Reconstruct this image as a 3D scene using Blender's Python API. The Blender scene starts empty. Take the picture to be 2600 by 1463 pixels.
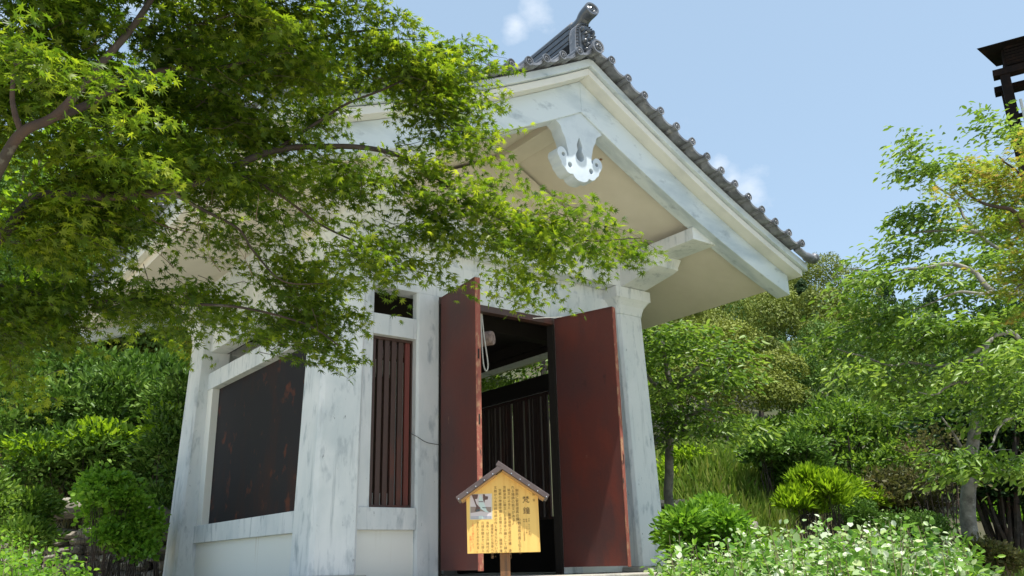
import bpy, bmesh, math, random
import numpy as np
from mathutils import Vector, Matrix, noise
random.seed(7); rng = np.random.default_rng(11)
SC = bpy.context.scene; COL = SC.collection

# ------------------------------------------------------------------ camera
CAM = np.array([-5.654, -7.629, 0.0]); YAW, PITCH, ROLL, F = 0.6533, 0.3125, -0.0251, 2174.0
def cam_axes():
    cy, sy, cp, sp = math.cos(YAW), math.sin(YAW), math.cos(PITCH), math.sin(PITCH)
    fw = np.array([sy*cp, cy*cp, sp]); r = np.array([cy, -sy, 0.]); u = np.cross(r, fw)
    c, s = math.cos(ROLL), math.sin(ROLL)
    return c*r+s*u, -s*r+c*u, fw
CR, CU, CF = cam_axes()
def at(px, py, d):                      # a point of the place, measured off the photograph at distance d
    return CAM + d*(CF + CR*(px-1300)/F - CU*(py-731.5)/F)
cd = bpy.data.cameras.new('camera'); co = bpy.data.objects.new('camera', cd); COL.objects.link(co)
m = Matrix(((CR[0], CU[0], -CF[0], CAM[0]), (CR[1], CU[1], -CF[1], CAM[1]), (CR[2], CU[2], -CF[2], CAM[2]), (0, 0, 0, 1)))
co.matrix_world = m; cd.sensor_width = 36; cd.lens = F/2600*36; cd.clip_end = 2000; cd.clip_start = .05
SC.camera = co
# ------------------------------------------------------------------ sky and sun
SUN = Vector((-.01, -.322, 1)).normalized()
EL = math.asin(SUN.z); AZ = math.atan2(SUN.x, SUN.y)
W = bpy.data.worlds.new('World'); SC.world = W; W.use_nodes = True
nt = W.node_tree; nt.nodes.clear()
out = nt.nodes.new('ShaderNodeOutputWorld'); bg = nt.nodes.new('ShaderNodeBackground'); sky = nt.nodes.new('ShaderNodeTexSky')
sky.sky_type = 'NISHITA'; sky.sun_disc = False; sky.sun_elevation = EL; sky.sun_rotation = AZ
sky.air_density = 1.0; sky.dust_density = 1.6; sky.ozone_density = 1.0
bg.inputs[1].default_value = .118
tc = nt.nodes.new('ShaderNodeTexCoord')
n1 = nt.nodes.new('ShaderNodeTexNoise'); n1.inputs['Scale'].default_value = 5.0; n1.inputs['Detail'].default_value = 9; n1.inputs['Roughness'].default_value = .62
mp = nt.nodes.new('ShaderNodeMapping'); mp.inputs['Scale'].default_value = (1, 1, 1.8); nt.links.new(tc.outputs['Generated'], mp.inputs[0]); nt.links.new(mp.outputs[0], n1.inputs['Vector'])
def cloud_spot(px, py, rad):
    d = Vector(at(px, py, 1.0)-CAM).normalized()
    v = nt.nodes.new('ShaderNodeVectorMath'); v.operation = 'DISTANCE'; v.inputs[1].default_value = d
    nrm = nt.nodes.new('ShaderNodeVectorMath'); nrm.operation = 'NORMALIZE'; nt.links.new(tc.outputs['Generated'], nrm.inputs[0]); nt.links.new(nrm.outputs[0], v.inputs[0])
    r = nt.nodes.new('ShaderNodeMapRange'); r.inputs[1].default_value = 0; r.inputs[2].default_value = rad; r.inputs[3].default_value = .36; r.inputs[4].default_value = 0
    nt.links.new(v.outputs['Value'], r.inputs[0]); return r.outputs[0]
acc = None
for s in ((1350, 20, .040), (1310, 60, .028), (1905, 475, .050), (1825, 425, .026), (1860, 450, .03), (600, -300, .3), (4400, 300, .3), (-900, 200, .4)):
    o = cloud_spot(*s)
    if acc is None: acc = o
    else:
        a = nt.nodes.new('ShaderNodeMath'); a.operation = 'MAXIMUM'; nt.links.new(acc, a.inputs[0]); nt.links.new(o, a.inputs[1]); acc = a.outputs[0]
ad = nt.nodes.new('ShaderNodeMath'); ad.operation = 'ADD'; nt.links.new(n1.outputs[0], ad.inputs[0]); nt.links.new(acc, ad.inputs[1])
cr = nt.nodes.new('ShaderNodeMapRange'); cr.inputs[1].default_value = .62; cr.inputs[2].default_value = .95; cr.inputs[4].default_value = .95; nt.links.new(ad.outputs[0], cr.inputs[0])
mx = nt.nodes.new('ShaderNodeMix'); mx.data_type = 'RGBA'; mx.inputs[7].default_value = (6.2, 6.5, 6.9, 1)
gain = nt.nodes.new('ShaderNodeMix'); gain.data_type = 'RGBA'; gain.inputs[0].default_value = .30; gain.inputs[7].default_value = (5.2, 7.0, 8.2, 1)
nt.links.new(sky.outputs[0], gain.inputs[6])
nt.links.new(cr.outputs[0], mx.inputs[0]); nt.links.new(gain.outputs[2], mx.inputs[6]); nt.links.new(mx.outputs[2], bg.inputs[0]); nt.links.new(bg.outputs[0], out.inputs[0])
sl = bpy.data.lights.new('sun', 'SUN'); sl.energy = 5.0; sl.angle = math.radians(.53); sl.color = (1, .96, .88)
so = bpy.data.objects.new('sun', sl); COL.objects.link(so); so.rotation_euler = SUN.to_track_quat('Z', 'Y').to_euler(); so.location = (0, 0, 30)
SC.view_settings.view_transform = 'Standard'; SC.view_settings.look = 'None'; SC.view_settings.gamma = 1; SC.view_settings.use_curve_mapping = False
SC.view_settings.exposure = 0.60
SC.render.engine = 'CYCLES'; SC.cycles.max_bounces = 8; SC.cycles.transparent_max_bounces = 4

# ------------------------------------------------------------------ materials
def mat(name, col, rough=.6, metal=0, spec=.5):
    m = bpy.data.materials.new(name); m.use_nodes = True; b = m.node_tree.nodes['Principled BSDF']
    b.inputs['Base Color'].default_value = (*col, 1); b.inputs['Roughness'].default_value = rough; b.inputs['Metallic'].default_value = metal
    b.inputs['Specular IOR Level'].default_value = spec
    return m
def noisy(m, layers, bump=0, bscale=30, coord='Object', world=False):
    """layers: (colour, scale vec, lo, hi, detail) mixed one over another by noise; real stains of the paint"""
    t = m.node_tree; b = t.nodes['Principled BSDF']; tc = t.nodes.new('ShaderNodeTexCoord'); geo = t.nodes.new('ShaderNodeNewGeometry')
    src = geo.outputs['Position'] if world else tc.outputs[coord]
    cur = None
    base = tuple(b.inputs['Base Color'].default_value)
    for i, (c, sc, lo, hi, det) in enumerate(layers):
        mp = t.nodes.new('ShaderNodeMapping'); mp.inputs['Scale'].default_value = sc; mp.inputs['Location'].default_value = (i*3.1, i*1.7, i*2.3); t.links.new(src, mp.inputs[0])
        n = t.nodes.new('ShaderNodeTexNoise'); n.inputs['Scale'].default_value = 1; n.inputs['Detail'].default_value = det; n.inputs['Roughness'].default_value = .6; t.links.new(mp.outputs[0], n.inputs['Vector'])
        r = t.nodes.new('ShaderNodeMapRange'); r.inputs[1].default_value = lo; r.inputs[2].default_value = hi; t.links.new(n.outputs[0], r.inputs[0])
        x = t.nodes.new('ShaderNodeMix'); x.data_type = 'RGBA'; t.links.new(r.outputs[0], x.inputs[0]); x.inputs[7].default_value = (*c, 1)
        if cur is None: x.inputs[6].default_value = base
        else: t.links.new(cur, x.inputs[6])
        cur = x.outputs[2]
    if cur: t.links.new(cur, b.inputs['Base Color'])
    if bump:
        n = t.nodes.new('ShaderNodeTexNoise'); n.inputs['Scale'].default_value = bscale; n.inputs['Detail'].default_value = 6; t.links.new(src, n.inputs['Vector'])
        bp = t.nodes.new('ShaderNodeBump'); bp.inputs['Strength'].default_value = bump; bp.inputs['Distance'].default_value = .01; t.links.new(n.outputs[0], bp.inputs['Height']); t.links.new(bp.outputs[0], b.inputs['Normal'])
    return m
M = {}
M['paint'] = noisy(mat('weathered_white_paint', (.72, .745, .76), .65, spec=.3), [((.58, .63, .66), (2.6, 2.6, .9), .42, .68, 8), ((.76, .78, .80), (1.6, 1.6, 1.2), .52, .70, 5), ((.36, .41, .45), (9, 9, 3.4), .55, .74, 12), ((.17, .19, .21), (20, 20, 9), .67, .74, 8), ((.40, .44, .47), (14, 14, 1.2), .58, .76, 7)], .12, 60, world=True)
M['barge'] = noisy(mat('weathered_bargeboard_paint', (.60, .67, .72), .65, spec=.3), [((.38, .46, .53), (.9, 5, 2.8), .45, .68, 7), ((.24, .30, .36), (4, 7, 7), .58, .78, 8), ((.64, .68, .68), (1.2, 1.2, 1.2), .6, .75, 3)], .1, 60, world=True)
M['pend'] = noisy(mat('pale_blue_white_paint', (.57, .64, .70), .6, spec=.3), [((.46, .53, .60), (5, 5, 5), .45, .7, 6)], .08, 60, world=True)
M['trim'] = noisy(mat('clean_offwhite_trim', (.70, .70, .67), .65, spec=.3), [((.56, .57, .55), (2, 2, 2), .5, .75, 5), ((.25, .24, .2), (12, 12, 12), .72, .78, 6)], .06, 70, world=True)
M['cream'] = noisy(mat('cream_plaster', (.70, .655, .57), .75, spec=.2), [((.60, .56, .475), (1.2, 1.2, 1.2), .42, .75, 8), ((.30, .26, .2), (9, 9, 9), .74, .80, 8)], .06, 80, world=True)
M['plaster'] = noisy(mat('pale_plaster_panel', (.78, .78, .74), .8, spec=.2), [((.62, .60, .52), (5, 5, .35), .62, .78, 3), ((.42, .30, .17), (7, 7, .22), .66, .78, 3)], .06, 90, world=True)
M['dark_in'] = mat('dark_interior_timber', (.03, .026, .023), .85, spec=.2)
M['door'] = noisy(mat('rust_red_painted_steel', (.118, .031, .024), .50, spec=.4), [((.075, .032, .030), (1.3, 1.3, 1.1), .40, .66, 7), ((.165, .034, .022), (1.9, 1.9, .8), .52, .70, 5), ((.035, .02, .018), (6, 6, 2.4), .62, .74, 8), ((.34, .2, .12), (26, 26, 5), .72, .76, 5)], .12, 30, world=True)
M['door_edge'] = noisy(mat('flaking_rusty_door_edge', (.30, .085, .06), .75), [((.45, .24, .14), (30, 30, 12), .50, .64, 6), ((.06, .035, .03), (22, 22, 8), .62, .70, 4)], .5, 90, world=True)
M['panel'] = noisy(mat('dark_steel_panel', (.019, .016, .019), .6, spec=.2), [((.042, .017, .013), (2, 2, .8), .50, .70, 8), ((.105, .032, .018), (3.6, 3.6, 3.4), .585, .67, 10)], .08, 50, world=True)
M['slat'] = noisy(mat('brown_steel_slat', (.075, .042, .034), .5), [((.16, .045, .03), (3, 3, 1), .55, .75, 5)], .1, 40, world=True)
M['redslat'] = noisy(mat('red_steel_slat', (.17, .04, .03), .5), [((.09, .04, .03), (3, 3, 1), .5, .75, 5)], .1, 40, world=True)
M['tile'] = noisy(mat('smoked_clay_tile', (.185, .195, .22), .36, spec=.6), [((.07, .075, .088), (6, 6, 6), .42, .68, 6), ((.33, .33, .34), (11, 11, 11), .58, .75, 5)], .2, 60, world=True)
M['tile_dark'] = noisy(mat('dark_glazed_ridge_tile', (.060, .070, .085), .28, spec=.7), [((.11, .12, .13), (12, 12, 12), .5, .75, 5)], .15, 50, world=True)
M['stone'] = noisy(mat('podium_stone', (.42, .39, .34), .85), [((.26, .25, .23), (3, 3, 3), .45, .7, 6), ((.5, .47, .42), (20, 20, 20), .55, .7, 4)], .25, 60, world=True)
M['rock'] = noisy(mat('lichened_fieldstone', (.26, .235, .19), .9), [((.13, .12, .10), (5, 5, 5), .40, .65, 6), ((.50, .49, .43), (9, 9, 9), .58, .68, 5), ((.09, .11, .05), (4, 4, 4), .60, .72, 4)], .6, 18, world=True)
M['rock_shaded'] = noisy(mat('shade_darkened_stone', (.045, .048, .038), .95), [((.02, .024, .016), (5, 5, 5), .4, .65, 6), ((.09, .09, .075), (9, 9, 9), .62, .72, 5)], .6, 18, world=True)  # fieldstone with the shade under the tree put into its colour
M['bark'] = noisy(mat('maple_bark', (.055, .042, .034), .85), [((.028, .022, .018), (12, 12, 12), .4, .65, 7), ((.16, .155, .13), (9, 9, 9), .62, .72, 6), ((.08, .045, .032), (3, 3, 3), .5, .7, 3)], .6, 40, world=True)
M['bark_grey'] = noisy(mat('grey_cherry_bark', (.25, .235, .21), .85), [((.12, .11, .10), (8, 8, 8), .42, .66, 6), ((.42, .42, .39), (7, 7, 7), .60, .72, 5)], .6, 40, world=True)
M['twig'] = mat('thin_dry_twig', (.20, .15, .10), .85)
M['board'] = noisy(mat('yellow_wooden_board', (.85, .545, .155), .55), [((.77, .46, .12), (30, 30, 1.5), .45, .65, 4)], .05, 60, world=True)
M['sign_roof'] = noisy(mat('brown_painted_sign_roof', (.105, .078, .078), .42, spec=.5), [((.07, .05, .05), (10, 10, 10), .45, .7, 4)], .1, 60, world=True)
M['sign_under'] = mat('raw_wood_underside', (.50, .27, .10), .6)
M['post'] = noisy(mat('brown_wood_post', (.22, .10, .04), .6), [((.12, .06, .03), (30, 30, 2), .45, .65, 4)], .1, 60, world=True)
M['steel'] = mat('bright_nail_steel', (.75, .75, .78), .25, 1)
M['ink'] = mat('brown_black_ink', (.06, .03, .012), .6); M['ink2'] = mat('faded_brown_ink', (.13, .065, .02), .6)
M['redink'] = mat('faded_red_ink', (.75, .17, .05), .6)
M['ph_sky'] = mat('photo_pink_grey', (.62, .55, .58), .35); M['ph_brown'] = mat('photo_brown', (.12, .06, .05), .35); M['ph_white'] = mat('photo_pale_bronze', (.55, .66, .66), .35)
M['ph_grey'] = mat('photo_grey_band', (.36, .38, .46), .35); M['ph_dark'] = mat('photo_dark', (.06, .08, .09), .35); M['ph_edge'] = mat('photo_border', (.62, .58, .46), .35); M['ph_tan'] = mat('photo_tan', (.30, .23, .20), .35)
M['log'] = noisy(mat('old_log_end', (.36, .27, .24), .8), [((.2, .14, .12), (20, 20, 20), .45, .65, 4)], .2, 40, world=True)
M['rope'] = mat('white_rope', (.62, .6, .55), .85); M['cable'] = mat('black_cable', (.02, .02, .02), .5)
M['rust'] = noisy(mat('rusted_tower_steel', (.010, .008, .008), .85, spec=.1), [((.022, .013, .010), (6, 6, 6), .5, .7, 5)], .2, 40, world=True)
M['pvc'] = mat('pale_grey_pipe', (.45, .47, .47), .5)

def ground_mat():
    m = mat('sandy_ground_with_grass', (.50, .46, .37), .95)
    return noisy(m, [((.38, .34, .26), (.7, .7, .7), .45, .65, 8), ((.12, .15, .04), (.22, .22, .22), .56, .64, 9), ((.25, .22, .15), (2.6, 2.6, 2.6), .55, .7, 6)], .5, 9, world=True)
M['ground'] = ground_mat()
def hill_mat():
    m = mat('leaf_littered_hill_soil', (.06, .055, .03), .95)
    return noisy(m, [((.035, .05, .015), (.5, .5, .5), .40, .6, 8), ((.14, .12, .06), (1.5, 1.5, 1.5), .60, .75, 6)], .6, 6, world=True)
M['hillsoil'] = hill_mat()
def leaf_mat(name, cols, trans, gloss=.35, tw=.45, red=None):
    """cols: ramp over a per-leaf random value (leaves differ in age); trans: light through the blade"""
    m = bpy.data.materials.new(name); m.use_nodes = True; t = m.node_tree; t.nodes.clear()
    o = t.nodes.new('ShaderNodeOutputMaterial'); a = t.nodes.new('ShaderNodeAttribute'); a.attribute_name = 'rnd'
    r = t.nodes.new('ShaderNodeValToRGB'); r.color_ramp.elements[0].color = (*cols[0], 1); r.color_ramp.elements[1].color = (*cols[-1], 1)
    for i, c in enumerate(cols[1:-1]):
        e = r.color_ramp.elements.new((i+1)/(len(cols)-1)); e.color = (*c, 1)
    t.links.new(a.outputs['Fac'], r.inputs[0])
    p = t.nodes.new('ShaderNodeBsdfPrincipled'); p.inputs['Roughness'].default_value = gloss; p.inputs['Specular IOR Level'].default_value = .20
    tr = t.nodes.new('ShaderNodeBsdfTranslucent'); mu = t.nodes.new('ShaderNodeMix'); mu.data_type = 'RGBA'; mu.blend_type = 'MULTIPLY'; mu.inputs[0].default_value = 1
    mu.inputs[7].default_value = (*trans, 1); t.links.new(r.outputs[0], mu.inputs[6]); t.links.new(r.outputs[0], p.inputs['Base Color']); t.links.new(mu.outputs[2], tr.inputs[0])
    x = t.nodes.new('ShaderNodeMixShader'); x.inputs[0].default_value = tw; t.links.new(p.outputs[0], x.inputs[1]); t.links.new(tr.outputs[0], x.inputs[2]); t.links.new(x.outputs[0], o.inputs[0])
    return m
L = {}
L['maple'] = leaf_mat('maple_leaf', [(.024, .056, .008), (.041, .084, .010), (.070, .122, .013), (.115, .172, .018), (.19, .24, .03)], (3.0, 2.8, .9), .36, .48)
L['maple_red'] = leaf_mat('maple_leaf_with_red_tips', [(.06, .12, .014), (.11, .18, .02), (.15, .22, .025), (.21, .24, .04), (.27, .19, .05)], (2.2, 2.1, 1.3), .4, .45)
L['cherry'] = leaf_mat('cherry_leaf', [(.045, .098, .015), (.085, .160, .024), (.155, .250, .042), (.28, .38, .10)], (2.1, 2.1, 1.0), .36, .32)
L['laurel'] = leaf_mat('glossy_laurel_leaf', [(.038, .082, .016), (.075, .150, .024), (.13, .22, .04), (.22, .32, .08)], (1.6, 1.8, 1.1), .36, .18)
L['bright'] = leaf_mat('fresh_green_leaf', [(.06, .15, .014), (.14, .28, .028), (.26, .42, .06)], (1.9, 1.9, 1.1), .40, .36)
L['lime'] = leaf_mat('lime_yellow_leaf', [(.12, .22, .012), (.21, .33, .02), (.32, .44, .04)], (1.9, 1.9, 1.0), .4, .42)
L['yellow'] = leaf_mat('yellowish_bamboo_leaf', [(.15, .18, .03), (.26, .28, .05), (.38, .38, .10)], (1.8, 1.8, 1.0), .45, .4)
L['chinq'] = leaf_mat('chinquapin_leaf_with_cream_bloom', [(.05, .075, .010), (.10, .135, .018), (.20, .235, .035), (.33, .35, .09)], (1.4, 1.4, 1.0), .55, .15)
L['chinq_g'] = leaf_mat('green_chinquapin_leaf', [(.025, .06, .010), (.07, .14, .022), (.15, .24, .045)], (1.3, 1.4, 1.0), .5, .18)
L['conifer'] = leaf_mat('dark_conifer_needles', [(.02, .048, .016), (.035, .075, .022), (.06, .11, .03)], (1.2, 1.3, 1.0), .55, .15)
L['olive'] = leaf_mat('brownish_olive_leaf', [(.07, .07, .03), (.10, .11, .035), (.17, .12, .06)], (1.5, 1.5, 1.0), .5, .3)
L['vari'] = leaf_mat('silver_variegated_leaf', [(.08, .19, .03), (.13, .26, .04), (.20, .34, .08), (.52, .60, .40), (.66, .70, .58)], (1.4, 1.5, 1.0), .38, .35)
L['grass'] = leaf_mat('grass_blade', [(.10, .18, .025), (.17, .26, .04), (.27, .30, .08)], (1.6, 1.6, 1.0), .5, .35)
L['dry'] = leaf_mat('pale_dry_grass', [(.20, .19, .08), (.30, .26, .13), (.36, .30, .18)], (1.3, 1.3, 1.0), .6, .3)

# ------------------------------------------------------------------ mesh helpers
def link(name, me, material=None, parent=None, kind=None, bevel=0, smooth=False):
    o = bpy.data.objects.new(name, me); COL.objects.link(o)
    if material and not me.materials: me.materials.append(material)
    if parent: o.parent = parent
    if kind: o['kind'] = kind
    if bevel:
        b = o.modifiers.new('bevel', 'BEVEL'); b.width = bevel; b.segments = 2; b.limit_method = 'ANGLE'
    if smooth: me.shade_smooth()
    return o
def thing(name, label, cat, loc=(0, 0, 0), group=None):
    o = bpy.data.objects.new(name, None); COL.objects.link(o); o.location = loc; o.empty_display_size = .2
    o['label'] = label; o['category'] = cat
    if group: o['group'] = group
    return o
def tag(o, label, cat, group=None):
    o['label'] = label; o['category'] = cat
    if group: o['group'] = group
    return o
class MB:
    def __init__(s): s.v = []; s.f = []
    def add(s, v, f):
        n = len(s.v); s.v += [tuple(map(float, q)) for q in v]; s.f += [tuple(i+n for i in q) for q in f]; return s
    def box(s, a, b):
        (x0, y0, z0), (x1, y1, z1) = a, b
        return s.hexa([(x0, y0, z0), (x1, y0, z0), (x1, y1, z0), (x0, y1, z0), (x0, y0, z1), (x1, y0, z1), (x1, y1, z1), (x0, y1, z1)])
    def hexa(s, p): return s.add(p, [(3, 2, 1, 0), (4, 5, 6, 7), (0, 1, 5, 4), (1, 2, 6, 5), (2, 3, 7, 6), (3, 0, 4, 7)])
    def prism(s, poly0, poly1):
        n = len(poly0); return s.add(list(poly0)+list(poly1), [tuple(range(n-1, -1, -1)), tuple(range(n, 2*n))]+[(i, (i+1) % n, n+(i+1) % n, n+i) for i in range(n)])
    def tube(s, pts, rad, n=8, caps=True):
        pts = [Vector(p) for p in pts]; rings = []; up = Vector((.31, .2, .93)); 
        for i, p in enumerate(pts):
            t = (pts[min(i+1, len(pts)-1)]-pts[max(i-1, 0)]).normalized()
            a = t.cross(up); a = a.normalized() if a.length > 1e-4 else Vector((1, 0, 0)); up = a.cross(t)
            r = rad[i] if hasattr(rad, '__len__') else rad
            rings.append([p+(a*math.cos(2*math.pi*k/n)+up*math.sin(2*math.pi*k/n))*r for k in range(n)])
        v = [q for r in rings for q in r]; f = []
        for i in range(len(rings)-1):
            for k in range(n): f.append((i*n+k, (i+1)*n+k, (i+1)*n+(k+1) % n, i*n+(k+1) % n))
        if caps: f += [tuple(range(n)), tuple(range(len(v)-1, len(v)-n-1, -1))]
        return s.add(v, f)
    def mesh(s, name):
        me = bpy.data.meshes.new(name); me.from_pydata(s.v, [], s.f)
        bm = bmesh.new(); bm.from_mesh(me); bmesh.ops.recalc_face_normals(bm, faces=bm.faces); bm.to_mesh(me); bm.free(); return me
    def build(s, name, material, parent=None, **k): return link(name, s.mesh(name), material, parent, **k)
def smooth_line(pts, n=6):
    P = [np.array(p, float) for p in pts]; P = [2*P[0]-P[1]]+P+[2*P[-1]-P[-2]]; o = []
    for i in range(1, len(P)-2):
        for j in range(n):
            t = j/n; o.append(.5*((2*P[i])+(-P[i-1]+P[i+1])*t+(2*P[i-1]-5*P[i]+4*P[i+1]-P[i+2])*t*t+(-P[i-1]+3*P[i]-3*P[i+1]+P[i+2])*t**3))
    o.append(P[-2]); return o

# ------------------------------------------------------------------ terrain
def interp(x, xs, ys): return float(np.interp(x, xs, ys))
BK = at(1800, 1300, 17.0)
def terrain(x, y):
    dx, dy = x-CAM[0], y-CAM[1]; r = math.hypot(dx, dy); ph = math.degrees(math.atan2(dx, dy))
    base = -1.5 + .75*min(1, max(0, (r-3)/5.)) + .5*min(1, max(0, (r-9)/10.))
    hf = dx*math.sin(YAW)+dy*math.cos(YAW); wl = min(1, max(0, (30-ph)/8.)); rr_ = r*(1-wl)+(hf+.4)*wl
    if ph < -60 or ph > 120: s = 0
    else: s = interp(ph, [-60, -25, 22, 35, 45, 53, 58, 62, 68, 75, 90, 120], [.3, .55, .55, .45, .38, .31, .285, .22, .15, .11, .06, 0])
    r0 = interp(ph, [-60, 25, 45, 60, 90], [14.4, 14.4, 17, 19, 22])
    step = interp(ph, [-30, -20, 19, 24], [0, 1.0, 1.0, 0])*min(1, max(0, (hf-13.75)/.35))
    rm = interp(ph, [-60, 20, 40, 60, 90], [45, 50, 80, 95, 110])
    h = base+step+s*max(0, min(rr_, rm)-r0) - .25*max(0, min(r, rm+120)-rm)*(1 if s > 0 else 0)
    if r > 16: h += min(1, (r-16)/20)*1.6*noise.noise(Vector((x*.05, y*.05, 0)))
    h += 2.0*math.exp(-((x-BK[0])**2+(y-BK[1])**2)/4.5)
    h += .06*noise.noise(Vector((x*.6, y*.6, 3)))
    return h
def make_ground():
    rs = list(np.concatenate([np.linspace(0, 12, 25), np.linspace(12.5, 24, 40), np.geomspace(25, 900, 50)])); N = 200
    v = []; f = []
    for r in rs:
        for k in range(N):
            a = 2*math.pi*k/N; x = CAM[0]+r*math.sin(a); y = CAM[1]+r*math.cos(a); v.append((x, y, terrain(x, y) if r < 500 else -2))
    for i in range(len(rs)-1):
        for k in range(N): f.append((i*N+k, i*N+(k+1) % N, (i+1)*N+(k+1) % N, (i+1)*N+k))
    me = bpy.data.meshes.new('ground'); me.from_pydata(v, [], f); me.materials.append(M['ground']); me.materials.append(M['hillsoil'])
    for p in me.polygons:
        c = p.center; r = math.hypot(c.x-CAM[0], c.y-CAM[1]); ph = math.degrees(math.atan2(c.x-CAM[0], c.y-CAM[1]))
        hf = (c.x-CAM[0])*math.sin(YAW)+(c.y-CAM[1])*math.cos(YAW)
        if (hf > 13.6 if ph < 30 else r > 15) and -60 < ph < 120: p.material_index = 1
    o = link('ground', me); o['kind'] = 'structure'; me.shade_smooth()
make_ground()

# ------------------------------------------------------------------ roof profile
XE = 3.40
def Lo(x): x = abs(x); return 4.654-.56*x+.0345*x*x
def Up(x): x = abs(x); return 5.036-.58*x+.0300*x*x
def Ti(x): x = abs(x); return 5.290-.58*x+.0300*x*x
def So(x): return Lo(x)+.10+.012*abs(x)
YB = 4.07                       # back wall plane; the roof mirrors about YM
YM = YB/2
def strip(flo, fhi, y0, y1, x0, x1, n=28):
    b = MB(); v = []; f = []
    for i in range(n+1):
        x = x0+(x1-x0)*i/n; a, c = flo(x), fhi(x); v += [(x, y0, a), (x, y0, c), (x, y1, c), (x, y1, a)]
    for i in range(n):
        k = 4*i
        for j in range(4): f.append((k+j, k+(j+1) % 4, k+4+(j+1) % 4, k+4+j))
    f += [(0, 3, 2, 1), (4*n, 4*n+1, 4*n+2, 4*n+3)]
    return b.add(v, f)
bell = thing('bell_house', 'white painted concrete temple bell house with tiled gable roof and open rust red doors', 'bell house', (0, 0, -.11))
def P(o):                                      # keep world coordinates under the empty
    o.matrix_parent_inverse = Matrix.Translation(-Vector((0, 0, -.11))); return o
def part(mb, name, m, bevel=.006, parent=bell, kind=None, smooth=False):
    o = mb.build(name, M[m] if isinstance(m, str) else m, parent, bevel=bevel, kind=kind, smooth=smooth)
    return P(o) if parent is bell else o
roof = part(strip(So, lambda x: Up(x)-.003, -1.36, 2*YM+1.36, -XE, XE), 'roof', 'cream', 0)
for s in (-1, 1):
    for side in (0, 1):
        y0, y1 = ((-1.56, -1.362) if side == 0 else (2*YM+1.362, 2*YM+1.56))
        part(strip(Lo, lambda x: Up(x)-.002, y0, y1, 0, s*3.40), 'bargeboard', 'barge', .008)
    yA, yB2 = -1.71, 2*YM+1.71
    part(strip(lambda x: Up(x), lambda x: Up(x)+.085, yA, yB2, 0, s*3.50), 'roof_board', 'trim', .006)
    part(strip(lambda x: Up(x)+.093, lambda x: Ti(x)-.066, yA-.045, yB2+.045, 0, s*3.56), 'eaves_board', 'barge', .006)
# tiles: corrugated field as one piece, the verge tiles one by one
def field():
    b = MB(); n = 14
    for s in (-1, 1):
        for k in range(0, 45):
            y = -1.50+k*.16
            if y > 2*YM+1.5: break
            pts = []; 
            xs = np.linspace(.05, 3.60, 26)
            for w in range(7):
                a = math.pi*w/6; pts.append((y-.045*math.cos(a), .045*math.sin(a)))
            v = []; f = []
            for x in xs:
                for (yy, dz) in pts: v.append((s*x, yy, Ti(x)-.035+dz))
            for i in range(len(xs)-1):
                for w in range(6): f.append((i*7+w, i*7+w+1, (i+1)*7+w+1, (i+1)*7+w))
            b.add(v, f)
    return b
part(field(), 'tile_field', 'tile', 0, kind='stuff', smooth=True)
for s in (-1, 1): part(strip(lambda x: Ti(x)-.065, lambda x: Ti(x)-.045, -1.72, 2*YM+1.72, 0, s*3.60), 'tile_bed', 'tile', 0)
RX = -.06
def disc_mesh(R, L0=.34, comma=3):
    b = MB(); n = 20; body = []
    prof = [(0, R*.80), (L0*.92, R*.80), (L0*.93, R), (L0, R), (L0, R*.80), (L0-.010, R*.74), (L0-.010, 0.0005)]   # along -Y
    rings = [[(r*math.cos(2*math.pi*k/n), -y, r*math.sin(2*math.pi*k/n)) for k in range(n)] for y, r in prof]
    v = [q for r in rings for q in r]; f = []
    for i in range(len(prof)-1):
        for k in range(n): f.append((i*n+k, (i+1)*n+k, (i+1)*n+(k+1) % n, i*n+(k+1) % n))
    b.add(v, f)
    for c in range(comma):                                   # three-comma emblem in relief
        a0 = 2*math.pi*c/comma; line = []
        for j in range(7):
            t = j/6; a = a0+t*2.5; rr = R*(.20+.36*t); line.append((rr*math.cos(a), -L0+.002, rr*math.sin(a)))
        b.tube(line, [R*.17*(1-.8*j/6) for j in range(7)], 6)
    return b.mesh('round_tile')
verge = disc_mesh(.049); verge.materials.append(M['tile']); 
for p in verge.polygons: p.use_smooth = False
def face_mat(me, inner):                                   # recessed face gets the darker ridge tile material
    me.materials.append(M['tile_dark'])
    for p in me.polygons:
        if inner(p): p.material_index = 1
face_mat(verge, lambda p: p.normal.y < -.9 and (p.center.x**2+p.center.z**2) < (.049*.78)**2 and p.center.y > -.335)
for side in (0, 1):
    for s in (-1, 1):
        for i in range(1, 15):
            x = s*i*.2345+RX*(1-i/15); o = link('round_tile', verge, None, bell); sc = 1
            y = -1.57 if side == 0 else 2*YM+1.57
            o.matrix_parent_inverse = Matrix.Translation(-Vector((0, 0, -.11)))
            o.location = (x, y+(0.01*math.sin(i*7)), Ti(x)+.004*math.cos(i*5)); o.rotation_euler = (0, random.uniform(-.3, .3), 0 if side == 0 else math.pi)
def pan_mesh(w):
    b = MB(); v = []; f = []; n = 8
    for i in range(n+1):
        t = -1+2*i/n; x = t*w/2; z = -.040*(1-t*t)
        v += [(x, -.30, z), (x, -.30, z+.026), (x, .0, z+.026), (x, .0, z)]
    for i in range(n):
        k = 4*i
        for j in range(4): f.append((k+j, k+(j+1) % 4, k+4+(j+1) % 4, k+4+j))
    return b.add(v, f).mesh('pan_tile')
pan = pan_mesh(.235); pan.materials.append(M['tile'])
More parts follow.
